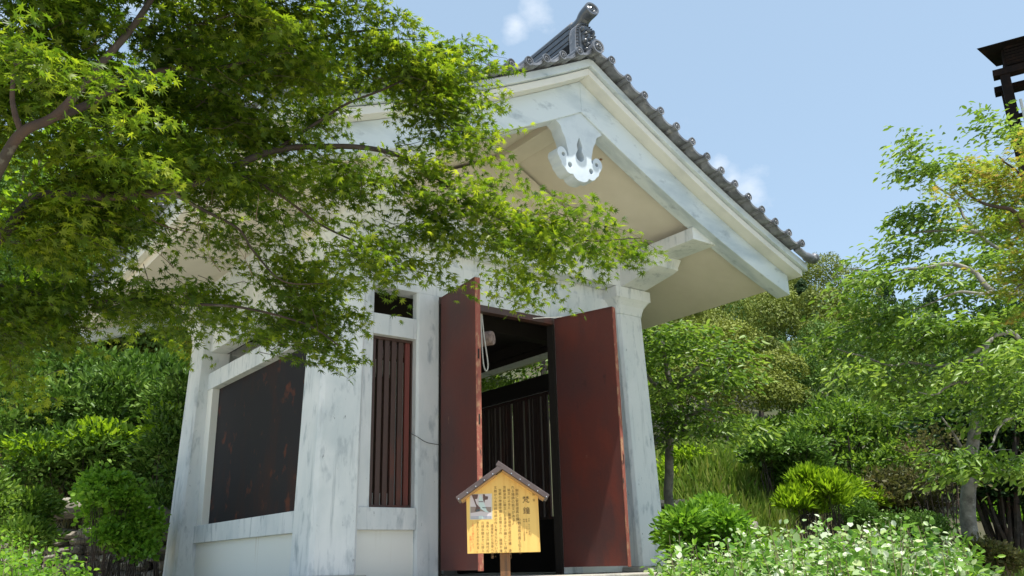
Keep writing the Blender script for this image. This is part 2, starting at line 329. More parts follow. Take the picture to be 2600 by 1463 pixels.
for side in (0, 1):
    for s in (-1, 1):
        for i in range(0, 14):
            x = s*(i+.5)*.2345+RX*(1-i/15); sl = (Ti(x+.05)-Ti(x-.05))/.1
            o = link('pan_tile', pan, None, bell); o.matrix_parent_inverse = Matrix.Translation(-Vector((0, 0, -.11)))
            o.location = (x, -1.575 if side == 0 else 2*YM+1.575, Ti(x)-.012); o.rotation_euler = (0, -math.atan(sl), 0 if side == 0 else math.pi)
# left and right eaves end discs
eave = disc_mesh(.055, .2); eave.materials.append(M['tile'])
for s in (-1, 1):
    for k in range(45):
        y = -1.50+k*.16
        if y > 2*YM+1.5: break
        o = link('eaves_tile', eave, None, bell); o.matrix_parent_inverse = Matrix.Translation(-Vector((0, 0, -.11)))
        o.location = (s*3.52, y, Ti(3.52)-.02); o.rotation_euler = (math.radians(16), 0, s*math.pi/2)
for s in (-1, 1):                                            # corner tile with upturned tip
    b = MB(); b.tube(smooth_line([(s*3.30, -1.80, Ti(3.3)-.02), (s*3.48, -1.81, Ti(3.48)-.03), (s*3.60, -1.82, Ti(3.6)+.0), (s*3.68, -1.83, Ti(3.6)+.07)], 5), [.045]*5+[.06]*5+[.062]*4+[.03, .012], 10)
    part(b, 'corner_tile', 'tile', 0, smooth=True)
# ridge
def ridge():
    b = MB()
    for k in range(6):
        z = Ti(0)+.0+k*.042; w = .135-.006*k+(.012 if k % 2 else 0); ys = np.linspace(-1.62, 2*YM+1.62, 30)
        v = []; f = []
        for y in ys:
            c = .10*((y-YM)/3.6)**2
            v += [(RX-w, y, z+c), (RX+w, y, z+c), (RX+w, y, z+c+.036), (RX-w, y, z+c+.036)]
        for i in range(len(ys)-1):
            for j in range(4): f.append((4*i+j, 4*i+(j+1) % 4, 4*i+4+(j+1) % 4, 4*i+4+j))
        f += [(0, 1, 2, 3), (4*len(ys)-1, 4*len(ys)-2, 4*len(ys)-3, 4*len(ys)-4)]
        b.add(v, f)
    return b
part(ridge(), 'ridge_course', 'tile_dark', .003)
b = MB(); ys = np.linspace(-1.60, 2*YM+1.6, 24); b.tube([(RX, y, Ti(0)+.275+.10*((y-YM)/3.6)**2) for y in ys], .075, 12); part(b, 'ridge_cap', 'tile_dark', 0, smooth=True)
def oni(y, sgn):
    b = MB(); prof = []
    def ring(w, h, yy):
        o = []
        for t in np.linspace(0, math.pi, 15): o.append((RX+w*math.cos(t)*(1 if abs(math.cos(t)) < .8 else 1.02), yy, Ti(0)-.06+.20+h*math.sin(t)**.8))
        return [(RX+w*1.04, yy, Ti(0)-.09)]+o+[(RX-w*1.04, yy, Ti(0)-.09)]
    b.prism(ring(.155, .20, y), ring(.155, .20, y-sgn*.10))
    b2 = MB(); b2.prism(ring(.118, .165, y-sgn*.085), ring(.112, .155, y-sgn*.12))
    for t in np.linspace(.15, math.pi-.15, 15):
        p = (RX+.137*math.cos(t), y-sgn*.105, Ti(0)+.14+.18*math.sin(t)**.8); b2.tube([p, (p[0], p[1]-sgn*.018, p[2])], [.011, .007], 6)
    for zz in np.linspace(.0, .13, 5):
        for q in (-1, 1): p = (RX+q*.140, y-sgn*.105, Ti(0)-.04+zz*1.3); b2.tube([p, (p[0], p[1]-sgn*.018, p[2])], [.011, .007], 6)
    f = MB(); yc = y-sgn*.125; zc = Ti(0)+.12                      # grimacing guardian face in relief: brow, eyes, nose, cheeks, teeth
    def blob(dx, dz, rx, rz, d):
        v = []; fa = []
        for i in range(5):
            t = i/4*math.pi/2
            for k in range(10): a = 2*math.pi*k/10; v.append((RX+dx+rx*math.cos(t)*math.cos(a), yc-sgn*d*math.sin(t), zc+dz+rz*math.cos(t)*math.sin(a)))
        for i in range(4):
            for k in range(10): fa.append((i*10+k, i*10+(k+1) % 10, i*10+10+(k+1) % 10, i*10+10+k))
        f.add(v, fa)
    blob(0, .0, .085, .11, .03)
    for q in (-1, 1): blob(q*.045, .05, .034, .020, .052); blob(q*.04, .02, .018, .016, .060); blob(q*.055, -.04, .032, .030, .048); blob(q*.075, .11, .02, .04, .04); blob(q*.03, -.085, .012, .024, .055)
    blob(0, -.01, .024, .026, .07); blob(0, -.07, .055, .015, .05); blob(0, -.13, .06, .028, .04); blob(0, .10, .03, .03, .045)
    o1 = part(b, 'ridge_end_tile', 'tile', .004); o2 = link('bead_border', b2.mesh('bead_border'), M['tile_dark'], o1); o3 = link('guardian_face', f.mesh('guardian_face'), M['tile_dark'], o1, smooth=True)
oni(-1.66, 1); oni(2*YM+1.66, -1)
def horn(y, s):
    b = MB(); z = Ti(0)+.34
    pts = smooth_line([(RX, y+s*.35, z-.01), (RX, y+s*.12, z+.02), (RX, y-s*.02, z+.04), (RX, y-s*.09, z+.09), (RX, y-s*.20, z+.12)], 6)
    b.tube(pts, [.062+.026*i/(len(pts)-1) for i in range(len(pts))], 16); o = part(b, 'ridge_horn', 'tile_dark', 0, smooth=True)
    t = Vector((-.12, -s*.93, .16)); t.normalize(); c = Vector(pts[-1])
    d = MB(); q = t.to_track_quat('Y', 'Z').to_matrix(); n = 20
    for r0, r1, h0, h1 in ((.085, .085, -.03, .012), ):
        A = [c+q@Vector((r0*math.cos(2*math.pi*k/n), h0, r0*math.sin(2*math.pi*k/n))) for k in range(n)]; B2 = [c+q@Vector((r1*math.cos(2*math.pi*k/n), h1, r1*math.sin(2*math.pi*k/n))) for k in range(n)]
        C2 = [c+q@Vector((.064*math.cos(2*math.pi*k/n), h1, .064*math.sin(2*math.pi*k/n))) for k in range(n)]; D2 = [c+q@Vector((.058*math.cos(2*math.pi*k/n), h1-.012, .058*math.sin(2*math.pi*k/n))) for k in range(n)]
        v = A+B2+C2+D2; f = [tuple(range(n)), tuple(range(3*n, 4*n))]
        for i in range(3):
            for k in range(n): f.append((i*n+k, i*n+(k+1) % n, i*n+n+(k+1) % n, i*n+n+k))
        d.add(v, f)
    for c3 in range(3):
        a0 = 2*math.pi*c3/3; d.tube([c+q@Vector(((.012+.028*j/6)*math.cos(a0+j*.42), .004, (.012+.028*j/6)*math.sin(a0+j*.42))) for j in range(7)], [.012*(1-.8*j/6) for j in range(7)], 6)
    link('horn_disc', d.mesh('horn_disc'), M['tile_dark'], o)
horn(-1.68, 1); horn(2*YM+1.68, -1)
big = disc_mesh(.080, .40); big.materials.append(M['tile']); face_mat(big, lambda p: p.normal.y < -.9 and (p.center.x**2+p.center.z**2) < (.080*.78)**2 and p.center.y > -.395)
o = link('apex_tile', big, None, bell); P(o); o.location = (RX+.03, -1.52, Ti(0)-.02)

# ------------------------------------------------------------------ pendant
def pendant():
    # outline of the right half from the apex of the bargeboard down (x, z); the scrolls are separate lobes with eyes
    half = [(0, 4.69), (.33, 4.50), (.345, 4.44), (.27, 4.38), (.245, 4.30), (.205, 4.22), (.185, 4.13), (.17, 4.06), (.165, 3.99), (.19, 3.975), (.20, 4.02), (.225, 4.06), (.27, 4.075), (.315, 4.04), (.325, 3.98), (.30, 3.92), (.275, 3.88), (.265, 3.84), (.225, 3.80), (.20, 3.765), (.16, 3.745), (.115, 3.755), (.095, 3.72), (.05, 3.69), (0, 3.685)]
    half = [(x*.96, 4.66-(4.66-z)*.85) for x, z in half]
    outer = half+[(-x, z) for x, z in reversed(half[1:-1])]
    holes = [[(0, 4.30), (.022, 4.24), (.045, 4.17), (.035, 4.11), (.06, 4.05), (.055, 3.99), (.02, 3.955), (-.02, 3.955), (-.055, 3.99), (-.06, 4.05), (-.035, 4.11), (-.045, 4.17), (-.022, 4.24)]]
    for s in (-1, 1): holes.append([(s*(.155+.034*math.cos(a)), 3.865+.042*math.sin(a)) for a in np.linspace(0, 2*math.pi, 12, endpoint=False)])
    for s in (-1, 1): holes.append([(s*(.245+.028*math.cos(a)), 3.985+.032*math.sin(a)) for a in np.linspace(0, 2*math.pi, 10, endpoint=False)])
    holes = [[(x*.96, 4.66-(4.66-z)*.85) for x, z in h] for h in holes]
    cu = bpy.data.curves.new('pendant_outline', 'CURVE'); cu.dimensions = '2D'; cu.fill_mode = 'BOTH'; cu.extrude = .075; cu.bevel_depth = .005
    def spl(pts):
        s = cu.splines.new('POLY'); s.points.add(len(pts)-1); s.use_cyclic_u = True
        for i, (x, z) in enumerate(pts): s.points[i].co = (x, z, 0, 1)
    spl([tuple(q[:2]) for q in smooth_cyc(outer)]); [spl([tuple(q[:2]) for q in smooth_cyc(h)]) for h in holes]
    tmp = bpy.data.objects.new('tmp', cu); COL.objects.link(tmp); dg = bpy.context.evaluated_depsgraph_get(); me = bpy.data.meshes.new_from_object(tmp.evaluated_get(dg)); bpy.data.objects.remove(tmp)
    me.name = 'gable_pendant'; me.materials.clear(); me.materials.append(M['pend'])
    me.transform(Matrix(((1, 0, 0, 0), (0, 0, 1, 0), (0, 1, 0, 0), (0, 0, 0, 1)))); me.flip_normals()
    for v in me.vertices:                       # deeper block behind, centred under the apex
        v.co.x += RX+.03
        v.co.y += -1.455
    o = link('gable_pendant', me, None, bell); P(o)
def smooth_cyc(pts):
    P_ = [np.array((p[0], p[1], 0.)) for p in pts]; n = len(P_); o = []
    for i in range(n):
        a, b_, c, d = P_[i-1], P_[i], P_[(i+1) % n], P_[(i+2) % n]
        if n > 20 and (i in (0, 1, n-1) or i in (n-2,)): o.append(b_); continue
        for j in range(3):
            t = j/3; o.append(.5*((2*b_)+(-a+c)*t+(2*a-5*b_+4*c-d)*t*t+(-a+3*b_-3*c+d)*t**3))
    return o
pendant()

# ------------------------------------------------------------------ columns, beams, brackets
def chamf(cx, cy, w, d, c, z): 
    return [(cx-w+c, cy-d, z), (cx+w-c, cy-d, z), (cx+w, cy-d+c, z), (cx+w, cy+d-c, z), (cx+w-c, cy+d, z), (cx-w+c, cy+d, z), (cx-w, cy+d-c, z), (cx-w, cy-d+c, z)]
CW = .225
for sx in (-1, 1):
    for (cyb, sy) in ((.075, -1), (YB-.075, 1)):
        b = MB(); b.prism(chamf(sx*2.06, cyb+sy*.03, CW+.012, CW+.012, .038, -.055), chamf(sx*1.985, cyb, CW-.008, CW-.008, .036, 3.01))
        part(b, 'column', 'paint', .006)
        b = MB(); b.prism(chamf(sx*2.06, cyb+sy*.03, CW+.11, CW+.11, .05, -.115), chamf(sx*2.06, cyb+sy*.03, CW+.09, CW+.09, .05, -.055)); part(b, 'column_base', 'stone', .012)
        # flared capital
        lv = [(3.01, 0), (3.06, .006), (3.12, .022), (3.17, .052), (3.20, .075), (3.205, .082), (3.345, .082)]
        b = MB(); v = []; f = []
        for z, g in lv: v += chamf(sx*1.985, cyb, CW-.002+g, CW-.002+g, .034 if g < .08 else .012, z)
        for i in range(len(lv)-1):
            for k in range(8): f.append((i*8+k, i*8+(k+1) % 8, i*8+8+(k+1) % 8, i*8+8+k))
        f += [tuple(range(8)), tuple(range(8*len(lv)-8, 8*len(lv)))]
        b.add(v, f); part(b, 'capital', 'paint', .004)
        # bracket arm running fore and aft with rising underside
        yo = cyb+sy*.90; yi = cyb-sy*.9; x0, x1 = sx*1.985-.205, sx*1.985+.205
        prof = [(yi, 3.595), (yo, 3.595), (yo, 3.46), (yo-sy*.10, 3.43), (cyb+sy*.34, 3.352), (cyb-sy*.34, 3.352), (yi, 3.46)]
        b = MB(); b.prism([(x0, y, z) for y, z in prof], [(x1, y, z) for y, z in prof]); part(b, 'bracket_arm', 'paint', .006)
        # cross arm, sideways
        prof = [(sx*1.985+sx*.21, 3.35), (sx*2.36, 3.35), (sx*2.36, 3.27), (sx*2.28, 3.235), (sx*1.985+sx*.21, 3.21)]
        b = MB(); b.prism([(x, cyb-.10, z) for x, z in prof], [(x, cyb+.16, z) for x, z in prof]); part(b, 'cross_arm', 'cream', .006)
        # bearing block at the arm's end, wider at the top
        b = MB(); b.prism(chamf(sx*1.985, yo-sy*.16, .20, .15, .01, 3.46), chamf(sx*1.985, yo-sy*.16, .245, .19, .01, 3.594)); part(b, 'bearing_block', 'paint', .004)
    # main purlin
    b = MB(); b.box((sx*1.985-.20, -1.45, 3.597), (sx*1.985+.20, 2*YM+1.45, So(1.985+.2)+.03)); part(b, 'purlin', 'paint', .008)
b = MB(); b.box((-.13, -1.36, 4.60), (.13, 2*YM+1.36, So(0)-.03)); part(b, 'ridge_beam', 'cream', .006)
for y0, y1 in ((-.20, .20), (YB-.20, YB+.20)):                        # gable trusses and tie beams
    part(MB().box((-2.22, y0, 3.352), (2.22, y1, 3.70)), 'tie_beam', 'paint', .006)
    part(MB().box((-.11, y0+.03, 3.701), (.11, y1-.03, 4.60)), 'king_post', 'cream', .006)
    for s in (-1, 1):
        def lo(x): return So(x)-.34
        part(strip(lo, lambda x: So(x)-.05, y0+.01, y1-.01, s*.0, s*1.78, 10), 'sloping_beam', 'cream', .005)
    part(strip(lambda x: 3.701, lambda x: lo(x), y0+.12, y1-.12, -1.77, 1.77, 20), 'gable_panel', 'cream', 0)
# ------------------------------------------------------------------ walls
ZT, ZA, ZBm, ZC, ZD, ZF = 2.825, 2.526, 2.304, .563, .351, -.11
WX, AX, PX = 1.79, 1.103, .816
def yplane(y, sgn):   # sgn -1: outer face looks to -Y
    def q(a, b_): return (y+min(a*-sgn, b_*-sgn), y+max(a*-sgn, b_*-sgn))
    return q
for Y, sg in ((0, -1), (YB, 1)):
    q = yplane(Y, sg)
    y0, y1 = q(0, .23)
    part(MB().box((-1.77, y0, ZT), (1.77, y1, 3.21)), 'lintel', 'paint', .005)
    part(MB().box((-1.77, *( (y0+.04, 3.211) if False else (y0+.03, 3.211))), (1.77, y1-.03, 3.351)), 'frieze', 'paint', .004)
    for s in (-1, 1):
        def bx(xa, xb, ya, yb, za, zb, name, m, bv=.005):
            a, c = sorted((s*xa, s*xb)); u, w = q(ya, yb); part(MB().box((a, u, za), (c, w, zb)), name, m, bv)
        u, w = q(-.004, .115); cc = .022
        b = MB(); a, c = sorted((s*PX, s*AX))
        poly = [(a+cc, u), (c-cc, u), (c, u+cc), (c, w-cc), (c-cc, w), (a+cc, w), (a, w-cc), (a, u+cc)]
        b.prism([(x, y, ZF) for x, y in poly], [(x, y, ZT-.001) for x, y in poly]); part(b, 'door_post', 'paint', .003)
        bx(AX+.001, WX+.02, .006, .20, ZBm, ZA, 'rail', 'paint')
        bx(AX+.001, WX+.05, -.012, .21, ZD, ZC, 'sill', 'paint')
        bx(AX+.001, WX+.05, .035, .17, ZF, ZD-.001, 'wall_panel', 'plaster', 0)
        bx(1.62, WX+.05, .004, .20, ZC+.001, ZBm-.001, 'jamb', 'paint', .003)
        bx(1.62, WX+.05, .004, .20, ZA+.001, ZT-.001, 'jamb', 'paint', .003)
        lat = thing  # lattice window: frame with six slats
        fr = MB(); xa, xb = AX+.002, 1.618; a, c = sorted((s*xa, s*xb)); u, w = q(.085, .15)
        fr.box((a, u, ZC+.002), (c, w, ZC+.03)).box((a, u, ZBm-.03), (c, w, ZBm-.002)).box((a, u, ZC+.03), (a+.012, w, ZBm-.03)).box((c-.012, u, ZC+.03), (c, w, ZBm-.03))
        lw = part(fr, 'lattice_window', 'slat', .002)
        n = 6; pitch = (c-a-.024)/n
        for k in range(n):
            xx = a+.012+pitch*(k+.5); cdp = MB().box((xx-pitch*.33, u+.012, ZC+.029), (xx+pitch*.33, w-.012, ZBm-.029))
            link('slat', cdp.mesh('slat'), M['redslat'] if (k == n-1)*(s < 0) else M['slat'], lw, bevel=.004)
    if sg == 1:   # back wall: middle bay latticed too
        fr = MB().box((-PX+.002, YB-.12, 1.05), (PX-.002, YB-.02, 1.12)); lw = part(fr, 'lattice_window', 'slat', .002)
        for k in range(18):
            xx = -PX+.05+k*.0895; link('slat', MB().box((xx-.022, YB-.11, 1.12), (xx+.022, YB-.03, ZT-.01)).mesh('slat'), M['slat'], lw)
        part(MB().box((-PX+.002, YB-.2, ZF), (PX-.002, YB-.03, 1.05)), 'wall_panel', 'plaster', 0)
for sx in (-1, 1):
    def bx(xa, xb, ya, yb, za, zb, name, m, bv=.005, **k):
        a, c = sorted((sx*xa, sx*xb)); return part(MB().box((a, ya, za), (c, yb, zb)), name, m, bv, **k)
    ya, yb = .27, YB-.27
    bx(1.85, 2.072, ya, yb, ZT, 3.21, 'lintel', 'paint')
    bx(1.88, 2.05, ya, yb, 3.211, 3.60, 'frieze', 'paint')
    bx(1.87, 2.072, ya, yb, ZBm, ZA, 'rail', 'paint')
    bx(1.87, 2.085, ya, yb, ZD, ZC, 'sill', 'paint')
    bx(1.90, 2.04, ya, yb, ZF, ZD-.001, 'wall_panel', 'plaster', 0)
    for y0 in (ya, yb-.20): bx(1.89, 2.06, y0, y0+.20, ZC+.001, ZBm-.001, 'jamb', 'plaster', .003)
    if sx == -1: bx(1.93, 1.97, ya+.2, yb-.2, ZC+.002, ZBm-.002, 'steel_panel', 'panel', 0)
    else:
        fr = MB(); fr.box((1.93, ya+.2, ZC+.002), (1.99, yb-.2, ZC+.04)).box((1.93, ya+.2, ZBm-.04), (1.99, yb-.2, ZBm-.002)); lw = part(fr, 'lattice_window', 'slat', .002)
        n = 44
        me = MB().box((1.945, -.026, ZC+.04), (1.975, .026, ZBm-.04)).mesh('slat'); me.materials.append(M['slat'])
        for k in range(n):
            o = link('slat', me, None, lw); o.location = (0, ya+.25+k*(yb-ya-.5)/(n-1), 0); o.rotation_euler = (0, 0, random.uniform(-.012, .012)); o.location.x = 0
# ceiling and inner timber
for s in (-1, 1):
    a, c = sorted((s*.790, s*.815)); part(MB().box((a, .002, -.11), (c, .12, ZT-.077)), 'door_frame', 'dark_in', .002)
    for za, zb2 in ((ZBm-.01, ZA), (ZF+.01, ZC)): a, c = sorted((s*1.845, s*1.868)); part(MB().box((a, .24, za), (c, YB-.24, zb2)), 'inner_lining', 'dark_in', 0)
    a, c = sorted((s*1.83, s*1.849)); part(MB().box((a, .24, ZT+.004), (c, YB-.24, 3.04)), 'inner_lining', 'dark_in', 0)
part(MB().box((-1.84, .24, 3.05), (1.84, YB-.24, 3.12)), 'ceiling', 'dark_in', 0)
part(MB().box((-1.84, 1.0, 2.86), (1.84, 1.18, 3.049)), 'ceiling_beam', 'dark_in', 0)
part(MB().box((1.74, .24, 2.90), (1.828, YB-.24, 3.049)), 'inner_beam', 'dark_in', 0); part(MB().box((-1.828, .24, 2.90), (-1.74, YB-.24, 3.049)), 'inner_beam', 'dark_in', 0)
# podium
b = MB(); b.box((-2.75, -.75, -1.6), (2.75, YB+.75, -.175)); part(b, 'podium', 'stone', .02)
part(MB().box((-2.85, -.85, -.174), (2.85, YB+.85, -.116)), 'podium_slab', 'stone', .015)
# doors
def door(sx, free):
    h = Vector((sx*.800, -.035, 0)); f = Vector((free[0], free[1], 0)); u = (f-h); Wd = .80; u.normalize(); nrm = Vector((u.y, -u.x, 0)); t = .028
    z0, z1 = -.05, 2.80
    def slab(a, b_, tt, za, zb):
        p = []
        for z in (za, zb):
            for (s, k) in ((a, -1), (b_, -1), (b_, 1), (a, 1)):
                q = h+u*s+nrm*tt*k; p.append((q.x, q.y, z))
        return MB().hexa(p)
    d = part(slab(.0, Wd-.004, t-.004, z0+.01, z1-.004), 'door', 'door', .003)
    e = slab(Wd-.003, Wd+.012, t, z0, z1); link('edge_strip', e.mesh('edge_strip'), M['door_edge'], d, bevel=.004)
    e = slab(0, Wd-.003, t+.001, z1-.0035, z1+.006); link('top_strip', e.mesh('top_strip'), M['door'], d)
    for zz in (.35, 1.4, 2.45):
        q = h; hb = MB(); hb.tube([(q.x, q.y-.02, zz), (q.x, q.y-.02, zz+.11)], .017, 10); link('hinge', hb.mesh('hinge'), M['door'], d)
    for zz in (1.30, .62, 1.95) if sx < 0 else (1.02,):
        e = slab(Wd-.0, Wd+.015, .008, zz, zz+.10); link('lock_plate', e.mesh('lock_plate'), M['dark_in'], d)
    if sx > 0:
        q = h+u*(Wd-.04)-nrm*(t+.02); e = MB(); e.tube([q+Vector((0, 0, 1.0)), q+Vector((0, 0, 1.03))], .014, 8); e.tube([h+u*(Wd-.04)+Vector((0, 0, 1.015)), q+Vector((0, 0, 1.015))], .007, 8); link('latch_knob', e.mesh('latch_knob'), M['door_edge'], d)
door(-1, (-.895, -.825)); door(1, (1.035, -.80))
part(MB().box((-.814, -.0, ZT-.075), (.814, .10, ZT-.001)), 'door_head', 'slat', .003)
b = MB(); b.tube([(.45, .02, ZT-.05), (.80, -.12, ZT-.012), (1.0, -.26, ZT-.012)], .006, 6); part(b, 'door_stay', 'steel', 0)
for nx, nz_, sz in ((.33, So(.33)-.012, .035), (.42, So(.42)-.008, .014), (.62, So(.62)-.01, .018)):
    bm_ = bmesh.new(); bmesh.ops.create_icosphere(bm_, subdivisions=2, radius=sz)
    for v in bm_.verts: v.co *= 1+.5*noise.noise(v.co*40); v.co.z *= .6
    me_ = bpy.data.meshes.new('mud_nest'); bm_.to_mesh(me_); bm_.free(); o = link('mud_nest', me_, M['post'], bell); P(o); o.location = (nx, -1.05-nx*.2, nz_)
# cable looping from the lattice across the post
b = MB(); b.tube(smooth_line([(-1.16, .05, 1.32), (-1.10, -.02, 1.27), (-1.0, -.03, 1.22), (-.86, -.03, 1.205), (-.80, -.10, 1.20)], 5), .0035, 5); part(b, 'cable', 'cable', 0)
# striking log and its rope
lg = thing('striking_log', 'pale ended striking log hanging in the dark behind the left door', 'bell striker', (-.1, .9, 2.36))
e = MB(); c = Vector(at(1252, 858, 9.9)); d = Vector((.55, -.83, .03)).normalized()
e.tube([c-d*1.4-Vector((0, 0, 0)), c-d*.02, c], [.085, .085, .078], 16)
def LP(o): o.matrix_parent_inverse = Matrix.Translation(-Vector((-.1, .9, 2.36))); return o
LP(link('log', e.mesh('log'), M['log'], lg, smooth=False))
e = MB(); k = Vector(at(1227, 900, 9.7)); e.tube(smooth_line([k+Vector((-.03, 0, .55)), k+Vector((-.02, 0, .2)), k+Vector((.0, 0, -.1)), k+Vector((.03, -.01, -.19)), k+Vector((.055, -.01, -.1)), k+Vector((.01, 0, .25)), k+Vector((-.02, 0, .55))], 6), .008, 6); LP(link('rope', e.mesh('rope'), M['rope'], lg))
e = MB()
for q in (.35, 1.1): e.tube([c-d*q, c-d*q+Vector((0, 0, .62))], .01, 6)
LP(link('hanging_rope', e.mesh('hanging_rope'), M['rope'], lg))

# ------------------------------------------------------------------ information board
sgp = at(1277, 1300, 6.2); sg_o = Vector((float(sgp[0]), float(sgp[1]), 0))
view = Vector((CF[0]+CR[0]*(1277-1300)/F, CF[1]+CR[1]*(1277-1300)/F, 0)).normalized(); SX = Vector((view.y, -view.x, 0)); SN = -view
gz = terrain(sg_o.x, sg_o.y)
board = thing('information_board', 'yellow wooden notice board with brown gable roof on a post before the doors', 'notice board', (sg_o.x, sg_o.y, gz))
def SP(o): o.matrix_parent_inverse = Matrix.Translation(-Vector((sg_o.x, sg_o.y, gz))); return o
def S(x, n, z): q = sg_o+SX*x+SN*n; return (q.x, q.y, z)
bw = .262; zb = .082; ze = .50; za = .655
poly = [(-bw+.003, zb), (bw, zb+.0), (bw-.006, ze-.02), (0, za-.0), (-bw-.002, ze-.02)]
b = MB(); b.prism([S(x, .012, z) for x, z in poly], [S(x, -.020, z) for x, z in poly]); BD = SP(b.build('board', M['board'], board, bevel=.002))
BC = MB(); fz = -.02
for s, ext0 in ((1, .055), (-1, -.01)):
    a = Vector((0, 0)); ang = math.radians(34.5)*-s
    L0, L1 = (-ext0, .388) if s == 1 else (.0, .388)
    dx, dz = s*math.cos(abs(ang)), -math.sin(abs(ang)); nx, nz = s*math.sin(abs(ang)), math.cos(abs(ang))
    zt = za+.006
    def pt(l, h, n): return S(l*dx+h*nx*.86, n, zt+l*dz+h*nz)
    pr = MB(); p0 = [pt(L0, 0, .085), pt(L1, 0, .085), pt(L1, .038, .085), pt(L0, .038, .085)]; p1 = [pt(L0, 0, -.16), pt(L1, 0, -.16), pt(L1, .038, -.16), pt(L0, .038, -.16)]
    pr.prism(p0, p1); rp = SP(pr.build('roof_plank', M['sign_roof'], board, bevel=.003))
    un = MB(); p0 = [pt(L0+.06, -.014, .07), pt(L1-.02, -.014, .07), pt(L1-.02, -.001, .07), pt(L0+.06, -.001, .07)]; p1 = [pt(L0+.06, -.014, -.14), pt(L1-.02, -.014, -.14), pt(L1-.02, -.001, -.14), pt(L0+.06, -.001, -.14)]; un.prism(p0, p1)
    SP(un.build('roof_lining', M['sign_under'], board, bevel=.001))
    for l in (.075, .15, .225, .30, .375):
        e = MB(); e.tube([pt(l, .012, .083), pt(l, .012, .093)], [.0065, .004], 8); link('nail', e.mesh('nail'), M['steel'], rp)
e = MB(); e.prism([S(x, n, gz-.1) for x, n in ((-.028, -.021), (.045, -.021), (.045, -.09), (-.028, -.09))], [S(x, n, za-.06) for x, n in ((-.028, -.021), (.045, -.021), (.045, -.09), (-.028, -.09))]); SP(e.build('post', M['post'], board, bevel=.006))
def text(s, x, z, size, m, n=.0135, sp=None):
    cu = bpy.data.curves.new('text', 'FONT'); cu.body = '\n'.join(s); cu.size = size; cu.align_x = 'CENTER'; cu.align_y = 'TOP'; cu.space_line = (sp or size*1.03)/size; cu.offset = 0
    if size < .03 and m == 'ink': m = 'ink2'
    o = bpy.data.objects.new('lettering', cu); COL.objects.link(o); cu.materials.append(M[m]); o.parent = BD
    R = Matrix(((SX.x, 0, SN.x), (SX.y, 0, SN.y), (0, 1, 0))).to_4x4(); q = S(x, n, z)
    o.matrix_parent_inverse = Matrix.Identity(4); o.matrix_world = Matrix.Translation(q)@R
    dg = bpy.context.evaluated_depsgraph_get(); me = bpy.data.meshes.new_from_object(o.evaluated_get(dg)); bpy.data.objects.remove(o); me.name = 'lettering'
    if not me.materials: me.materials.append(M[m])
    o = link('lettering', me, None, BD); o.matrix_basis = Matrix.Translation(q)@R
def BZ(py): return zb+(1410-py)/(1410-1240)*(ze-.02+.02-zb-.0)*1.0
def BX(px): return (px-1277)/(181)*2*bw
text('国　宝', BX(1355), BZ(1243), .0200, 'ink')
text('梵', BX(1335), BZ(1252), .052, 'ink'); text('鐘', BX(1336), BZ(1284), .052, 'ink')
text('側面に菅原道真の撰、', BX(1313), BZ(1230), .0245, 'ink', sp=.0252); text('小野道風の書と伝えら', BX(1317), BZ(1314), .0245, 'ink', sp=.0252)
text('れる陽鋳の銘文がある。', BX(1303), BZ(1221), .0245, 'ink', sp=.0252)
text('銘文によると、藤原道明と叔父の橘　澄清が', BX(1293), BZ(1229), .0225, 'ink', sp=.0248)
text('京都深草に建立した道澄寺の鐘として鋳られた。', BX(1282), BZ(1221), .0225, 'ink', sp=.0248)
text('京都の神護寺鐘と双璧とされ、龍頭や撞座の', BX(1270.5), BZ(1229), .0225, 'ink', sp=.0248)
text('文様から大和鋳物師の作と考えられている。', BX(1259), BZ(1221), .0225, 'ink', sp=.0248)
text('道澄寺から当寺へ移遷', BX(1249), BZ(1329), .0225, 'ink', sp=.024)
text('当寺へは江戸時代の', BX(1238), BZ(1321), .0225, 'ink', sp=.024)
text('元禄年間までに移入', BX(1226), BZ(1321), .0225, 'ink', sp=.024)
text('されたとみられる。', BX(1214), BZ(1321), .0225, 'ink', sp=.024)
text('これより触れないよう', BX(1202), BZ(1321), .0175, 'redink', sp=.0185); text('お願いします', BX(1196), BZ(1360), .0175, 'redink', sp=.0185)
text('平安　九一七　銅鋳', BX(1341.5), BZ(1315), .0125, 'ink'); text('総高　　一六一糎', BX(1335), BZ(1316), .0125, 'ink'); text('昭和二十七年三月国宝指定', BX(1329), BZ(1316), .0125, 'ink')
# printed photograph on the board (flat print)
def flat(pts, m, n, parent):
    e = MB(); e.add([S(BX(1196+(x)*52), n, BZ(1243+y*70)) for x, y in pts], [tuple(range(len(pts)))]); return SP(e.build('print', M[m], board)) if parent is None else link('print_area', e.mesh('print_area'), M[m], parent)
PR = flat([(-.03, -.02), (1.05, -.02), (1.05, 1.03), (-.03, 1.03)], 'ph_edge', .0126, None)
def fl(pts, m, k):
    o = flat(pts, m, .0128+.0003*k, PR)
fl([(0, 0), (1, 0), (1, 1), (0, 1)], 'ph_sky', 0); fl([(0, .5), (1, .53), (1, .75), (0, .75)], 'ph_tan', 1); fl([(0, .76), (.5, .70), (1, .76), (1, .9), (0, .9)], 'ph_sky', 2)
fl([(0, .9), (1, .9), (1, .94), (0, .94)], 'ph_grey', 3); fl([(0, .96), (1, .96), (1, 1), (0, 1)], 'ph_grey', 3); fl([(.4, .88), (.6, .88), (.62, .99), (.38, .99)], 'ph_white', 4)
fl([(.06, 0), (.38, 0), (.34, .18), (.22, .2), (.30, .4), (.46, .55), (.44, .66), (.2, .7), (.28, .5), (.16, .22)], 'ph_brown', 5); fl([(.6, 0), (.7, 0), (.72, .08), (.86, .10), (.84, .22), (.7, .24), (.68, .36), (.62, .24)], 'ph_brown', 5)
